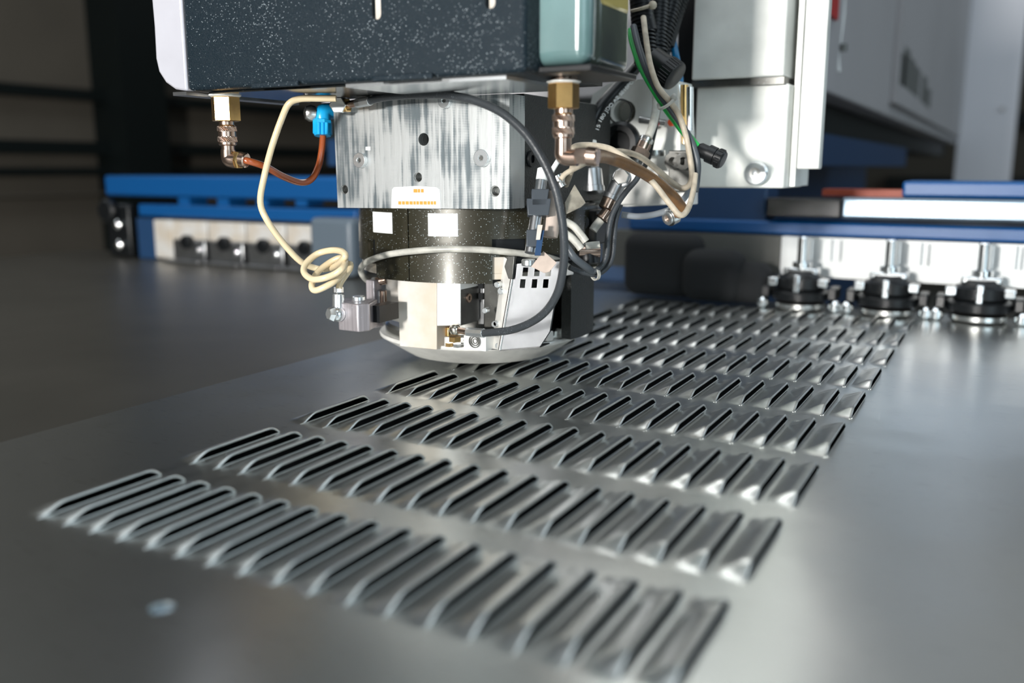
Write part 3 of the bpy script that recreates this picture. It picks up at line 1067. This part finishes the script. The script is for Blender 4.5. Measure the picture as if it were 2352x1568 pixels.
MB().cyl(at(1504, 285, YK-.008), at(1504, 285, YK-.01)+Vector((0, -.001, 0)), .0045, n=20).build('red_dot', M_RED, o)
MB().cyl(at(1543, 281, YK-.008), at(1543, 281, YK-.01)+Vector((0, -.001, 0)), .0040, n=20).build('red_dot', mat('orange_dot', (.8, .1, .02), .5), o)

D = .93
hose('black_air_hose', 'thick black air hose with white print coming down behind the tank', 'hose', [(1490, 120, D+.03), (1455, 162, D+.02), (1415, 205, D+.01), (1380, 245, D), (1360, 285, D), (1352, 322, D)], .0062, M_BLACK, n=16)
# white print on it
fc = bpy.data.curves.new('print', 'FONT')
fc.body = '15 180 JDO AZ SE10POLZ'
fc.size = .0052
fc.extrude = .0001
fo = bpy.data.objects.new('print', fc)
COL.objects.link(fo)
bpy.context.view_layer.update()
me = bpy.data.meshes.new_from_object(fo.evaluated_get(bpy.context.evaluated_depsgraph_get()))
bpy.data.objects.remove(fo)
path = [atD(1368, 300, D-.0066), atD(1375, 278, D-.0066), atD(1392, 250, D-.006), (atD(1425, 213, D+.004)), atD(1462, 172, D+.013)]
ln = sum((path[i+1]-path[i]).length for i in range(4))
mx = max(v.co.x for v in me.vertices)
for v in me.vertices:
    s_ = min(.9999, max(0, v.co.x/mx))*ln
    i = 0
    while i < 3 and s_ > (path[i+1]-path[i]).length:
        s_ -= (path[i+1]-path[i]).length
        i += 1
    d_ = (path[i+1]-path[i]).normalized()
    nn = FW.cross(d_).normalized()
    p = path[i]+d_*s_-nn*(v.co.y-.003) - FW*(v.co.z+.0002)
    v.co = p
me.materials.append(M_STICK)
pr_ = bpy.data.objects.new('white_print', me)
COL.objects.link(pr_)
ah = bpy.data.objects['black_air_hose']
pr_.parent = ah
pr_.location = -Vector(ah.location)

t = thing('hose_nut_fitting', 'zinc nut and cylinder fitting at the lower end of the printed air hose', 'pipe fitting', atD(1352, 440, D))
MB().cyl(atD(1349, 322, D), atD(1347, 338, D), .011, n=6, ch=.001).build('upper_nut', M_CAST, t)
MB().cyl(atD(1355, 368, D), atD(1357, 388, D), .0095, n=6, ch=.001).build('lower_nut', M_STEEL, t)
MB().cyl(atD(1347, 338, D), atD(1355, 368, D), .007, n=20).build('neck', M_DSTEEL, t)
MB().lathe(atD(1357, 388, D), atD(1363, 452, D)-atD(1357, 388, D), [(0, .0095), (.001, .0112), (.018, .0112), (.0185, .0122), (.024, .0122), (.0255, .0095), (.0258, .004)], 32).build('cylinder_body', M_ALU, t)

D = .86
hose('green_cable', 'green sensor cable running diagonally to a black plug', 'cable', [(1448, 70, D+.03), (1458, 110, D+.02), (1475, 155, D+.01), (1500, 200, D), (1530, 247, D), (1562, 290, D), (1590, 325, D), (1612, 350, D)], .0040, M_GREEN)
t = thing('cable_plug', 'black round cable plug at the lower end of the green cable', 'plug', atD(1630, 355, D))
a, e = atD(1604, 342, D), atD(1662, 368, D-.01)
ax = e-a
MB().lathe(a, ax, [(0, .0055), (.002, .0068), (.010, .0068), (.0105, .0085), (.018, .0085), (.0185, .0075), (.0195, .0075), (.020, .0088), (.0255, .0088), (.027, .0075), (.0272, .003)], 24).build('plug_body', M_BLACK, t)
b = MB()
for k in range(14):
    an = 2*PI*k/14
    n1 = ax.normalized()
    xx = n1.cross(Vector((0, 0, 1))).normalized()
    yy = n1.cross(xx)
    o_ = (xx*math.cos(an)+yy*math.sin(an))*.0088
    b.cyl(a+n1*.0205+o_, a+n1*.025+o_, .0007, n=6)
b.build('grip_ribs', M_BLACK, t)
hose('dark_grey_cable', 'dark grey cable lying beside the green cable', 'cable', [(1455, 60, D+.02), (1466, 105, D+.01), (1485, 160, D), (1510, 208, D-.005), (1540, 250, D-.008), (1570, 293, D-.006), (1590, 330, D-.005), (1602, 372, D-.005), (1601, 410, D), (1597, 440, D)], .0032, M_DGREY)
hose('beige_cable', 'long beige cable crossing the green cable down to the right', 'cable', [(1478, 40, D+.02), (1484, 90, D), (1494, 150, D-.01), (1512, 200, D-.012), (1540, 235, D-.012), (1558, 262, D-.012), (1572, 300, D-.012), (1582, 345, D-.01), (1589, 395, D-.01), (1585, 422, D-.01), (1568, 432, D-.008), (1545, 420, D-.006), (1510, 390, D-.004), (1470, 360, D), (1430, 348, D), (1396, 349, D)], .0028, M_BEIGE)
hose('beige_cable', 'beige cable looping below the brown hose to its lowest turn', 'cable', [(1300, 425, .83), (1320, 400, .83), (1355, 375, .83), (1300, 400, .83)][:1]+[(1318, 372, .80), (1316, 340, .80), (1345, 333, .80), (1390, 338, .80), (1420, 352, .80), (1465, 385, .80), (1505, 425, .80), (1540, 470, .80), (1563, 494, .80), (1580, 480, .81), (1592, 440, .83), (1597, 400, .84)], .0027, M_BEIGE)
hose('thin_beige_wire', 'short beige wire rising from the sensor lug under the brass elbow', 'wire', [(1288, 412, .78), (1300, 398, .78), (1325, 385, .78), (1350, 372, .79), (1366, 362, .80)], .0023, M_BEIGE)
hose('white_wire', 'short white wire rising beside the brass elbow left of the beige wire', 'wire', [(1262, 405, .79), (1268, 392, .79), (1280, 372, .79), (1292, 355, .80)], .0023, M_STICK)
# zip ties
t = thing('cable_tie', 'pale cable tie round the green and grey cables', 'cable tie', atD(1530, 237, D))
b = MB()
a, e = atD(1513, 248, D-.010), atD(1550, 222, D-.016)
b.tube([atD(1512, 240, D), atD(1516, 249, D-.008), atD(1530, 244, D-.014), atD(1546, 230, D-.018), atD(1548, 218, D-.01)], .0016, n=8)
b.build('strap', M_GREYT, t)
MB().ball(atD(1548, 224, D-.017), .0034).build('head', M_GREYT, t)
hose('brown_hose', 'stiff brown hose curving right from the brass elbow to its end ring', 'hose', [(1362, 358, dY(1345, 358, .626)), (1395, 362, .74), (1440, 378, .77), (1490, 405, .80), (1535, 440, .83), (1562, 470, .85), (1566, 486, .86), (1552, 492, .87)], .0050, M_BROWNH, n=16)
t = thing('end_ring_fitting', 'nickel end fitting with open ring at the tip of the brown hose', 'pipe fitting', atD(1535, 500, .88))
a, e = atD(1556, 490, .875), atD(1530, 503, .868)
MB().ring(a, e-a, .004, .012, .0045, .0085, 28).build('ring', M_STEEL, t)
MB().cyl(a, a.lerp(e, .8), .0045, n=20).build('barrel', M_BRONZE, t)
MB().ring(a, e-a, .0125, .0145, .0035, .0065, 28).build('front_ring', M_ZINC, t)

# loom at the top
t = thing('cable_loom', 'bundle of black corrugated conduits at the top beside the oil tank', 'cable bundle', atD(1500, 100, .93))
for k, (x0, x1, x2, r, dd) in enumerate(((1468, 1474, 1485, .0115, 0), (1512, 1508, 1500, .013, .02), (1553, 1532, 1505, .013, .03), (1580, 1552, 1528, .010, .05))):
    c = [atD(x0, -60, .93+dd), atD(x1, 20, .93+dd), atD(x2, 75 if k == 0 else 105, .93+dd)]
    o = MB().tube(c, r, n=16).build('conduit', M_BLACK, t)
    b = MB()
    ax = c[1]-c[0]
    for j in range(24):
        p = c[0]+ax.normalized()*.004*j
        b.ring(p, ax, 0, .0018, r*.9, r*1.06, 18)
    b.build('corrugation', M_BLACK, o)
MB().tube([atD(1452, 25, .915), atD(1475, 19, .905), atD(1497, 12, .912)], .003, n=8, flat=.5).build('cable_tie', M_BEIGE, t)
MB().ball(atD(1499, 12, .908), .0045, 10).build('tie_head', M_BEIGE, t)
t = thing('round_connector', 'thick black round connector with ribbed collar below the conduits', 'plug', atD(1535, 165, .90))
a, e = atD(1492, 130, .91), atD(1562, 185, .895)
MB().lathe(a, e-a, [(0, .006), (.004, .0125), (.022, .0135), (.0225, .0145), (.036, .0145), (.037, .012), (.0372, .004)], 30).build('body', M_BLACK, t)
b = MB()
n1 = (e-a).normalized()
xx = n1.cross(Vector((0, 0, 1))).normalized()
yy = n1.cross(xx)
for k in range(28):
    an = 2*PI*k/28
    o_ = (xx*math.cos(an)+yy*math.sin(an))*.0145
    b.cyl(a+n1*.024+o_, a+n1*.035+o_, .0007, n=6)
b.build('collar_ribs', M_BLACK, t)
hose('blue_tube', 'blue pneumatic tube beside the black conduits', 'tube', [(1538, 55, .99), (1545, 95, .985), (1553, 135, .98), (1560, 175, .98), (1562, 205, .98)], .0042, mat('blue_tube', (.005, .16, .36), .25, coat=.5))
hose('black_thin_cable', 'thin black cable hanging behind the grey tube above the bronze gland', 'cable', [(1470, 80, .93), (1490, 150, .93), (1512, 215, .93), (1508, 270, .92), (1498, 320, .92), (1486, 370, .92), (1472, 395, .91)], .003, M_BLACK)
t = thing('bronze_gland', 'bronze cable gland on the clear grey tube above the hexagonal bolt', 'pipe fitting', atD(1460, 372, .9))
MB().tube([atD(1508, 215, .915), atD(1507, 250, .91), atD(1500, 285, .905), atD(1489, 315, .90)], .0042, n=14).build('clear_tube', M_GREYT, t)
a, e = atD(1487, 316, .9), atD(1462, 368, .9)
ax = e-a
MB().lathe(a, ax, [(0, .006), (.001, .0072), (.004, .0072), (.0045, .0064), (.006, .0064)], 24).build('rim', M_STEEL, t)
MB().lathe(a+ax.normalized()*.006, ax, [(0, .0070), (.007, .0070)], 24).build('barrel', M_BRONZE, t)
MB().lathe(a+ax.normalized()*.013, ax, [(0, .0088), (.0005, .0095), (.008, .0095), (.0085, .0088)], 6).build('hex', M_BRONZE, t)
MB().lathe(a+ax.normalized()*.0215, ax, [(0, .0068), (.006, .0068)], 20).build('thread', M_DSTEEL, t)

t = thing('banjo_fitting', 'banjo fitting with large white hexagon bolt and bronze barrel', 'pipe fitting', atD(1400, 470, .86))
c = atD(1428, 409, .86)
vd = -FW*.9+RT*-.2
vd.normalize()
MB().cyl(c-vd*.004, c+vd*.004, .0092, n=32, ch=.001).build('eye', M_ALU, t)
MB().cyl(c+vd*.004, c+vd*.0085, .0078, n=6, ch=.0008, phase=.2).build('hex_bolt', M_STEEL, t)
a, e = atD(1420, 420, .862), atD(1392, 478, .862)
ax = (e-a)
MB().lathe(a, ax, [(0, .0072), (.013, .0072), (.0135, .0082), (.0175, .0082), (.018, .007)], 28).build('body', M_ALU, t)
MB().lathe(a+ax.normalized()*.018, ax, [(0, .0075), (.009, .0075), (.010, .006)], 24).build('bronze_barrel', M_BRONZE, t)
t = thing('push_fitting', 'small bronze push fitting with grey tube stub below the banjo fitting', 'pipe fitting', atD(1370, 520, .86))
a, e = atD(1396, 484, .86), atD(1378, 508, .86)
ax = (e-a)
MB().lathe(a, ax, [(0, .0055), (.008, .0055), (.0085, .0068), (.0098, .0068)], 20).build('body', M_BRONZE, t)
MB().tube([atD(1380, 505, .86), atD(1370, 517, .86), atD(1362, 529, .86)], .0042, n=12).build('tube_stub', M_GREYT, t)
hose('narrow_black_hose', 'narrow black hose passing beside the banjo bolt and looping under the guard top', 'hose', [(1472, 392, .85), (1462, 412, .845), (1440, 438, .845), (1420, 466, .845), (1404, 500, .845), (1396, 545, .845), (1393, 585, .845), (1382, 610, .845), (1360, 627, .845)], .0026, M_RUBBER)
hose('narrow_black_hose', 'second narrow black hose forming the outer turn of the lower loop', 'hose', [(1425, 470, .852), (1414, 505, .852), (1410, 550, .852), (1406, 590, .852), (1392, 616, .852), (1368, 630, .852), (1335, 625, .85), (1308, 614, .845)], .0026, M_RUBBER)
MBt = MB().ring(atD(1367, 628, .848), RT*.8+FW*.5+UP*.2, -.0015, .0015, .0052, .0065, 24)
tag(MBt.build('rubber_grommet', M_GREYT), 'small pale ring holding the lower turn of the black hoses', 'ring')
hose('grey_loop_tube', 'dark grey tube curving below the casting to the right', 'tube', [(1428, 493, .87), (1465, 497, .87), (1505, 492, .87), (1545, 478, .875), (1572, 455, .88), (1590, 425, .885)], .0030, mat('mid_grey_tube', (.20, .22, .24), .35))
for k, (pts, lab) in enumerate((([(1298, 508, .80), (1318, 520, .80), (1335, 540, .80), (1346, 555, .80)], 'upper of the pale tube ends between cable and black box'),
                                ([(1298, 535, .80), (1315, 548, .80), (1328, 562, .80), (1335, 572, .80)], 'middle pale tube end beside the black hose'),
                                ([(1295, 556, .80), (1306, 572, .80), (1320, 592, .80), (1345, 612, .81), (1358, 622, .82)], 'dusty grey tube running into the pale ring'),
                                ([(1345, 565, .83), (1360, 563, .83), (1377, 562, .83)], 'short level grey tube stub beside the black box'))):
    hose('grey_tube_piece', lab, 'tube', pts, .0034, M_GREYT if k != 2 else M_DGREY)
# black box behind
t = thing('black_junction_box', 'black junction box with brown fittings behind the pale tube ends', 'box', atD(1350, 620, .90))
a, e = atD(1300, 560, .90), atD(1372, 480, .90)
MB().box(a.x, a.x+.032, a.y, a.y+.03, a.z, e.z).build('box_body', M_BLACK, t, bevel=.002)
c = atD(1336, 512, .885)
MB().ring(c, -FW, 0, .006, .003, .007, 20).build('port', M_BLACK, t)
MB().cyl(atD(1330, 577, .875), atD(1378, 577, .875), .0055, n=16).build('brown_fitting', M_BRONZE, t)
MB().cyl(atD(1350, 585, .88), atD(1352, 606, .88), .010, n=20).build('lower_cap', M_BLACK, t)

# position sensors on the side of the head
t = thing('position_sensor', 'clear and metal cylinder sensor held by black clamps beside the black hose', 'sensor', atD(1220, 585, .775))
a, e = atD(1248, 388, .785), atD(1218, 585, .775)
L_ = (e-a).length
ax = (e-a).normalized()
MB().lathe(a, ax, [(0, .0046), (.0005, .0052), (.0095, .0052), (.010, .0040), (.0105, .0046)], 24).build('sensor_cap', M_STICK, t)
MB().lathe(a+ax*.0105, ax, [(0, .0048), (.022, .0052), (L_-.012, .0052)], 24).build('sensor_barrel', M_ALU, t)
for f, wd, off in ((.33, .015, -.002), (.44, .021, .0), (.80, .013, .001)):
    c = a+ax*L_*f
    side = RT
    pts = [c-side*wd/2-ax*.006, c+side*wd/2-ax*.006, c+side*wd/2+ax*.009, c-side*wd/2*.7+ax*.009]
    MB().prism([p-FW*.008 for p in pts], FW*.014).build('clamp', mat('slate_plastic', (.05, .06, .072), .4), t, bevel=.0008)
c = atD(1240, 560, .765)
MB().prism([c-RT*.003-ax*.012, c+RT*.002-ax*.012, c+RT*.002+ax*.010, c-RT*.003+ax*.010], FW*.003).build('blue_strip', M_DBLUE, t)
c = atD(1238, 532, .764)
MB().prism([c-RT*.0016+ax*.007, c+RT*.0018+ax*.007, c+RT*.0022-ax*.006, c-RT*.0020-ax*.006], FW*.001).build('cream_mark', M_CREAM, t)
t2 = MB().lathe(atD(1274, 440, .79), atD(1262, 545, .79)-atD(1274, 440, .79), [(0, .005), (.002, .0062), (.036, .0075), (.040, .007)], 14)
tag(t2.build('paper_wrapped_bundle', M_TAN), 'stained tan paper wrap round the wires right of the sensor', 'wrap')
t2 = MB().prism([atD(1297, 465, .80), atD(1320, 423, .81), (atD(1346, 466, .81)), atD(1335, 475, .80), atD(1300, 492, .80)], FW*.004)
tag(t2.build('tape_flag', M_DTAPE, bevel=.0006), 'crumpled dirty clear tape flag on the wires', 'tape')
t2 = MB().prism([atD(1220, 612, .770), atD(1248, 576, .770), atD(1279, 603, .770), atD(1262, 624, .770), atD(1250, 627, .770)], FW*.0008)
tag(t2.build('tan_tag', M_TAN, bevel=.0003), 'square tan sticker tag hanging over the guard corner', 'tag')
t2 = MB().lathe(atD(1278, 402, .80), atD(1290, 425, .80)-atD(1278, 402, .80), [(0, .003), (.001, .0055), (.006, .0055), (.008, .004), (.012, .004)], 12)
tag(t2.build('wire_lug', M_STEEL), 'small crimped metal lug at the foot of the beige wire', 'lug')

# ================================================================== silver block behind, right
YS = 1.03
t = thing('cast_machine_block', 'tall silver painted casting standing right of the cables', 'machine part', at(1700, 430, YS))
a, e = at(1592, 430, YS), at(1800, 430, YS)
zs = at(1700, 196, YS).z
MB().box(a.x, e.x, YS, YS+.10, a.z, zs).build('lower_block', M_CAST, t, bevel=.002)
a2, e2_ = at(1592, 180, YS-.012), at(1800, 178, YS-.012)
zs2 = at(1700, 179, YS-.012).z
MB().box(a2.x-.002, e2_.x, YS-.012, YS+.10, zs2, .62).build('upper_block', M_CAST, t, bevel=.002)
MB().box(a2.x-.002, e2_.x, YS-.010, YS+.1, zs-.001, zs2-.0005).build('step', M_DSTEEL, t)
zf = at(1850, 388, YS+.02).z
MB().box(e.x+.0005, at(1832, 300, YS+.025).x, YS+.025, YS+.10, at(1815, 428, YS+.02).z, .62).build('recess_strip', M_DTAPE if False else M_CAST, t)
MB().box(at(1834, 300, YS+.012).x, at(1886, 300, YS+.012).x, YS+.012, YS+.030, zf, .62).build('flange', M_MACHW if False else M_CAST, t, bevel=.0015)
MB().box(at(1600, 300, YS-.02).x-.035, at(1592, 300, YS).x-.001, YS+.01, YS+.1, a.z+.01, .62).build('dark_gap_plate', M_BLACK, t)
c = at(1743, 397, YS)
b = MB().lathe(c, (0, -1, 0), [(0, .009), (.010, .009), (.0115, .0125), (.015, .0132), (.018, .0115), (.0185, .004), (.0165, .002)], 36)
b.build('round_knob', M_ZINC, t)
MB().ring(c+Vector((0, -.0185, 0)), (0, -1, 0), 0, .0006, .003, .006, 24).build('knob_ring', M_STEEL, t)

# ================================================================== machine body further right
XM = -.28
b = thing('grey_machine', 'large light grey machine housing receding at the upper right', 'machine', (-.9, 2.6, -.9))
Y2 = atX(2195, 330, XM).y
YM0 = atX(1886, 150, XM).y
zpa = atX(2190, 328, XM).z
MB().box(XM-1.0, XM, YM0, Y2, zpa, 2.6).build('upper_housing', M_MACH, b, bevel=.004)
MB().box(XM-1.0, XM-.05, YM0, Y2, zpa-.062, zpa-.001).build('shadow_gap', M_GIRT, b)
MB().box(XM-1.0, XM-.02, YM0+.01, YM0+1.6, .204, zpa-.063).build('lower_housing', M_DBLUE, b)
MB().box(XM-1.0, XM-.25, 1.75, 4.0, -.9, .203).build('pedestal', M_DBLUE, b)
# access panel with raised edge
ya, yb = atX(2045, 200, XM).y, atX(2185, 200, XM).y
MB().box(XM, XM+.016, ya, Y2-.02, zpa+.03, 2.4).build('access_panel', M_MACH, b, bevel=.002)
for px, y0, y1 in ((2074, 118, 200), (2082, 105, 205), (2094, 130, 215), (2106, 150, 225), (2122, 170, 240), (2132, 200, 250)):
    q0, q1 = atX(px-3, y0, XM+.016), atX(px+3, y1, XM+.016)
    MB().box(XM+.016, XM+.0166, q0.y, q1.y, q1.z, q0.z).build('scuff_mark', mat('scuff_grey', (.13, .135, .13), .6), b, label='dark rubbed streak')
xa, xb2 = at(2200, 300, Y2).x, at(2332, 300, Y2).x
MB().box(xa, xb2, Y2, Y2+.5, at(2250, 425, Y2).z, 2.8).build('end_housing', M_MACHW, b, bevel=.003)
MB().box(XM, XM+.006, max(YM0+.002, atX(1889, 40, XM).y), atX(1917, 40, XM).y, atX(1905, 38, XM).z, 1.3).build('red_mark', M_RED, b)
c = at(2303, 250, Y2)
MB().cyl(c, c-Vector((0, .01, 0)), .012, n=20).build('screw', M_ALU, b)
# hanging cord
hose('hanging_cord', 'twisted pale cord hanging in front of the grey housing', 'cord', [(1940, -90, 1.55), (1938, 20, 1.55), (1930, 90, 1.55), (1925, 130, 1.55), (1927, 165, 1.55)], .0030, M_STICK)
c = atD(1936, 118, 1.55)
MB().cyl(c, c+Vector((0, 0, .012)), .007, n=16).build('pull_knob', M_DSTEEL, bpy.data.objects['hanging_cord'])

# ================================================================== clamp rail
YR = 1.40
rail = thing('clamp_rail', 'long blue cross rail carrying the clamps behind the sheet', 'rail', (-.9, YR+.06, 0))
xL, xRr = at(240, 430, YR).x, 1.2
z_t, z_b = at(500, 404, YR).z, at(500, 455, YR).z
MB().box(xL, at(800, 430, YR).x, YR, YR+.12, z_b, z_t).build('left_beam', M_BLUE, rail, bevel=.006)
xm = at(2070, 440, YR).x
MB().box(xm, xRr, YR+.01, YR+.12, at(2200, 455, YR).z, at(2200, 417, YR).z).build('right_beam', M_BLUE, rail, bevel=.004)
MB().box(at(1940, 440, YR).x, xRr, YR-.02, YR+.05, at(2200, 508, YR-.02).z, at(2200, 457, YR-.02).z).build('bright_rail', mat('satin_rail', (.17, .22, .27), .3, .7), rail, bevel=.004)
MB().box(at(1760, 440, YR).x, at(1935, 440, YR).x, YR, YR+.08, at(1850, 500, YR).z, at(1850, 455, YR).z).build('black_cover', M_BLACK, rail, bevel=.003)
MB().box(at(1880, 440, YR).x, at(2070, 440, YR).x, YR+.03, YR+.08, at(1950, 452, YR).z, at(1950, 436, YR).z).build('red_edge', mat('red_orange', (.30, .05, .02), .5), rail)
MB().box(at(1440, 440, YR).x, xRr, YR+.012, YR+.10, at(2200, 555, YR).z, at(2200, 520, YR).z).build('lower_beam', M_BLUE, rail, bevel=.004)
MB().box(at(1440, 440, YR).x, at(1755, 440, YR).x, YR+.02, YR+.10, at(1600, 520, YR).z, at(1600, 425, YR).z).build('middle_beam', M_DBLUE, rail, bevel=.004)
MB().box(at(1380, 440, YR).x, at(1798, 440, YR).x, YR+.006, YR+.05, at(2200, 655, YR).z, at(2200, 557, YR).z).build('shade_painted_apron', mat('shaded_apron', (.11, .11, .10), .6), rail)  # left stretch of the white apron, shadow put into its grey
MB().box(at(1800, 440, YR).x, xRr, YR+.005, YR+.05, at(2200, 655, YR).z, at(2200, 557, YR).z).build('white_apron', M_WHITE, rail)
# left lower parts
MB().box(at(318, 440, YR).x, at(820, 440, YR).x, YR-.005, YR+.09, at(500, 502, YR).z, at(500, 473, YR).z).build('lower_beam', M_BLUE, rail, bevel=.004)
for px in (420, 510, 600, 690):
    MB().box(at(px-12, 440, YR).x, at(px+14, 440, YR).x, YR, YR+.05, at(px, 474, YR).z, z_b-.0005).build('post', M_BLUE, rail)
MB().box(at(318, 440, YR).x, at(356, 440, YR).x, YR-.01, YR+.09, at(340, 592, YR).z, at(340, 500, YR).z).build('end_plate', M_DBLUE, rail)
MB().box(at(357, 440, YR).x, at(830, 440, YR).x, YR+.03, YR+.07, .001, at(500, 502, YR).z-.001).build('inner_web', M_DSTEEL, rail)


def tool_clamp(label, X, Y, first=None):
    t = thing('tool_clamp', label, 'clamp', (X, Y, 0), 'round tool clamps along the blue rail')
    p = Vector((X, Y, 0))
    def L(prof, n=32, dx=0, dy=0):
        return MB().lathe(p+Vector((dx, dy, 0)), (0, 0, 1), prof, n)
    L([(.0005, .030), (.004, .036), (.010, .036), (.012, .030)]).build('base_disc', M_STEEL, t)
    L([(.012, .026), (.016, .040), (.026, .041), (.030, .034)]).build('lower_body', M_BLACK, t)
    L([(.030, .028), (.032, .034), (.046, .034), (.050, .024), (.056, .020)]).build('upper_body', M_BLACK, t)
    L([(.056, .008), (.060, .013), (.068, .013), (.069, .0075), (.102, .0075), (.104, .006)], 24).build('stem', M_CHROME, t)
    b = MB().box(X-.024, X+.024, Y-.012, Y+.012, .050, .060)
    b.build('cross_bar', M_CHROME, t, bevel=.003)
    b = MB().box(X-.0045, X+.0045, Y-.036, Y-.026, .018, .052)
    b.build('front_finger', M_CHROME, t, bevel=.002)
    for s_ in (-1, 1):
        MB().lathe(p+Vector((s_*.050, -.014, 0)), (0, 0, 1), [(.001, .006), (.004, .009), (.013, .009), (.017, .005)], 20).build('side_knob', M_CHROME, t)
        MB().box(X+s_*.034-.007, X+s_*.034+.007, Y-.03, Y-.012, .036, .047).build('side_lug', M_CHROME, t, bevel=.002)
        MB().box(X+s_*.046-.006, X+s_*.046+.006, Y-.02, Y+.02, .0175, .034).build('side_arm', M_BLACK, t, bevel=.002)
        MB().tube([p+Vector((s_*.014+.024, .01, .1)), p+Vector((s_*.014+.024, .01, .07))], .0015, sub=1).build('guide_wire', M_CHROME, t)
    return t


tc0 = tool_clamp('round black tool clamp with chrome stem, nearest of the bright ones to the casting', 0, 0)


def clone(o, parent=None):
    c = o.copy()
    COL.objects.link(c)
    if parent:
        c.parent = parent
    for ch in o.children:
        clone(ch, c)
    return c


labs = ['round black tool clamp with chrome stem, leftmost of the three bright ones at right',
        'round black tool clamp with chrome stem, middle of the three bright ones at right',
        'round black tool clamp with chrome stem, third of the bright ones, nearest the right edge']
xcs = [at(1843, 600, 1.335).x, at(2045, 600, 1.335).x, at(2259, 600, 1.335).x]
stp = (xcs[2]-xcs[0])/2
for k, x in enumerate(xcs):
    o = tc0 if k == 0 else clone(tc0)
    o.location = (x, 1.335, 0)
    o['label'] = labs[k]


def cassette(label, X, Y, w_):
    t = thing('tool_cassette', label, 'tool holder', (X, Y, 0), 'white tool cassettes at the left of the rail')
    z1 = .088
    MB().box(X-w_/2, X+w_/2, Y, Y+.03, .048, z1).build('white_face', M_CREAM, t, bevel=.003)
    MB().box(X-w_/2+.004, X+w_/2-.004, Y-.004, Y+.03, .004, .047).build('metal_foot', M_ALU, t, bevel=.003)
    MB().lathe((X, Y-.001, .044), (0, -1, 0), [(0, .014), (.012, .015), (.016, .012), (.0165, .004)], 24).build('black_knob', M_BLACK, t)
    MB().lathe((X+w_*.33, Y-.003, .028), (0, -1, 0), [(0, .007), (.010, .007), (.012, .004)], 16).build('steel_button', M_CHROME, t)
    MB().box(X-w_/2, X+w_/2, Y-.03, Y-.006, .0005, .006).build('front_lip', M_ALU, t, bevel=.001)
    return t


w_ = at(520, 540, 1.385).x-at(435, 540, 1.385).x
cs0 = cassette('x', 0, 0, w_*.96)
lab2 = ['white tool cassette with black knob, nearest the dark blue end plate',
        'white tool cassette with black knob in the middle of the left group',
        'white tool cassette with black knob behind the cream tube',
        'white tool cassette with black knob just left of the punch head']
x0 = at(435, 540, 1.385).x
for k, dx in enumerate((0, 1, 2, 3)):
    o = cs0 if k == 0 else clone(cs0)
    o.location = (x0+w_*dx, 1.385, 0)
    o['label'] = lab2[k]
# black gear unit at the far left end
t = thing('end_knob_unit', 'black knobbed end unit with shiny screws at the left end of the rail', 'machine part', (at(268, 590, 1.38).x, 1.38, 0))
xk = at(268, 590, 1.38).x
MB().box(xk-.03, xk+.045, 1.385, 1.42, .001, .12).build('housing', M_BLACK, t, bevel=.006)
MB().lathe((xk-.012, 1.384, .105), (0, -1, 0), [(0, .026), (.012, .028), (.018, .022)], 10).build('star_knob', M_BLACK, t)
for z in (.075, .03):
    MB().lathe((xk+.02, 1.384, z), (0, -1, 0), [(0, .010), (.012, .011), (.016, .006)], 20).build('screw', M_CHROME, t)
# grey cover right of cassettes
tag(MB().box(at(700, 540, 1.30).x, at(800, 540, 1.30).x, 1.31, 1.36, .0015, at(750, 500, 1.31).z).build('grey_motor_cover', mat('blue_grey_cover', (.10, .13, .16), .4), bevel=.012, seg=4), 'dark blue grey motor cover on the rail behind the cream tube', 'cover')

b = thing('dark_clamp_mass', 'matt black humps standing in for the shaded clamps right of the head', 'cover', (at(1600, 600, 1.31).x, 1.33, .004))  # black humps added in place of clamps lying in the head's shadow
for x0, x1, y, Y in ((1425, 1600, 540, 1.32), (1560, 1700, 575, 1.30), (1640, 1765, 600, 1.31)):
    MB().box(at(x0, 600, Y).x, at(x1, 600, Y).x, Y, Y+.06, .004, at(1600, y, Y).z).build('dark_hump', M_BRUSH, b, bevel=.022, seg=6)

MB().box(at(357, 560, 1.39).x, at(435, 540, 1.385).x-w_*.5, 1.388, 1.42, .004, .088).build('end_filler', M_CREAM, rail, bevel=.003)

# loose bright grit left by the punch along the first louvers
rnd = random.Random(3)
gb_ = MB()
for k in range(110):
    c, r = int(rnd.random()**1.5*8), rnd.choice([0, 1, 1, 2, 2, 3, 3, 4])
    x, y = OX+c*DX+GAP+.0004+abs(rnd.gauss(0, .0012)), OY+r*DY+rnd.uniform(.004, LL-.004)
    q = rnd.uniform(.00015, .0004)
    gb_.ball((x, y, q*.9), q, 6)
o = gb_.build('metal_grit', M_STEEL)
tag(o, 'bright specks of metal grit lying along the edges of the leftmost louver slits', 'grit')
o['kind'] = 'stuff'
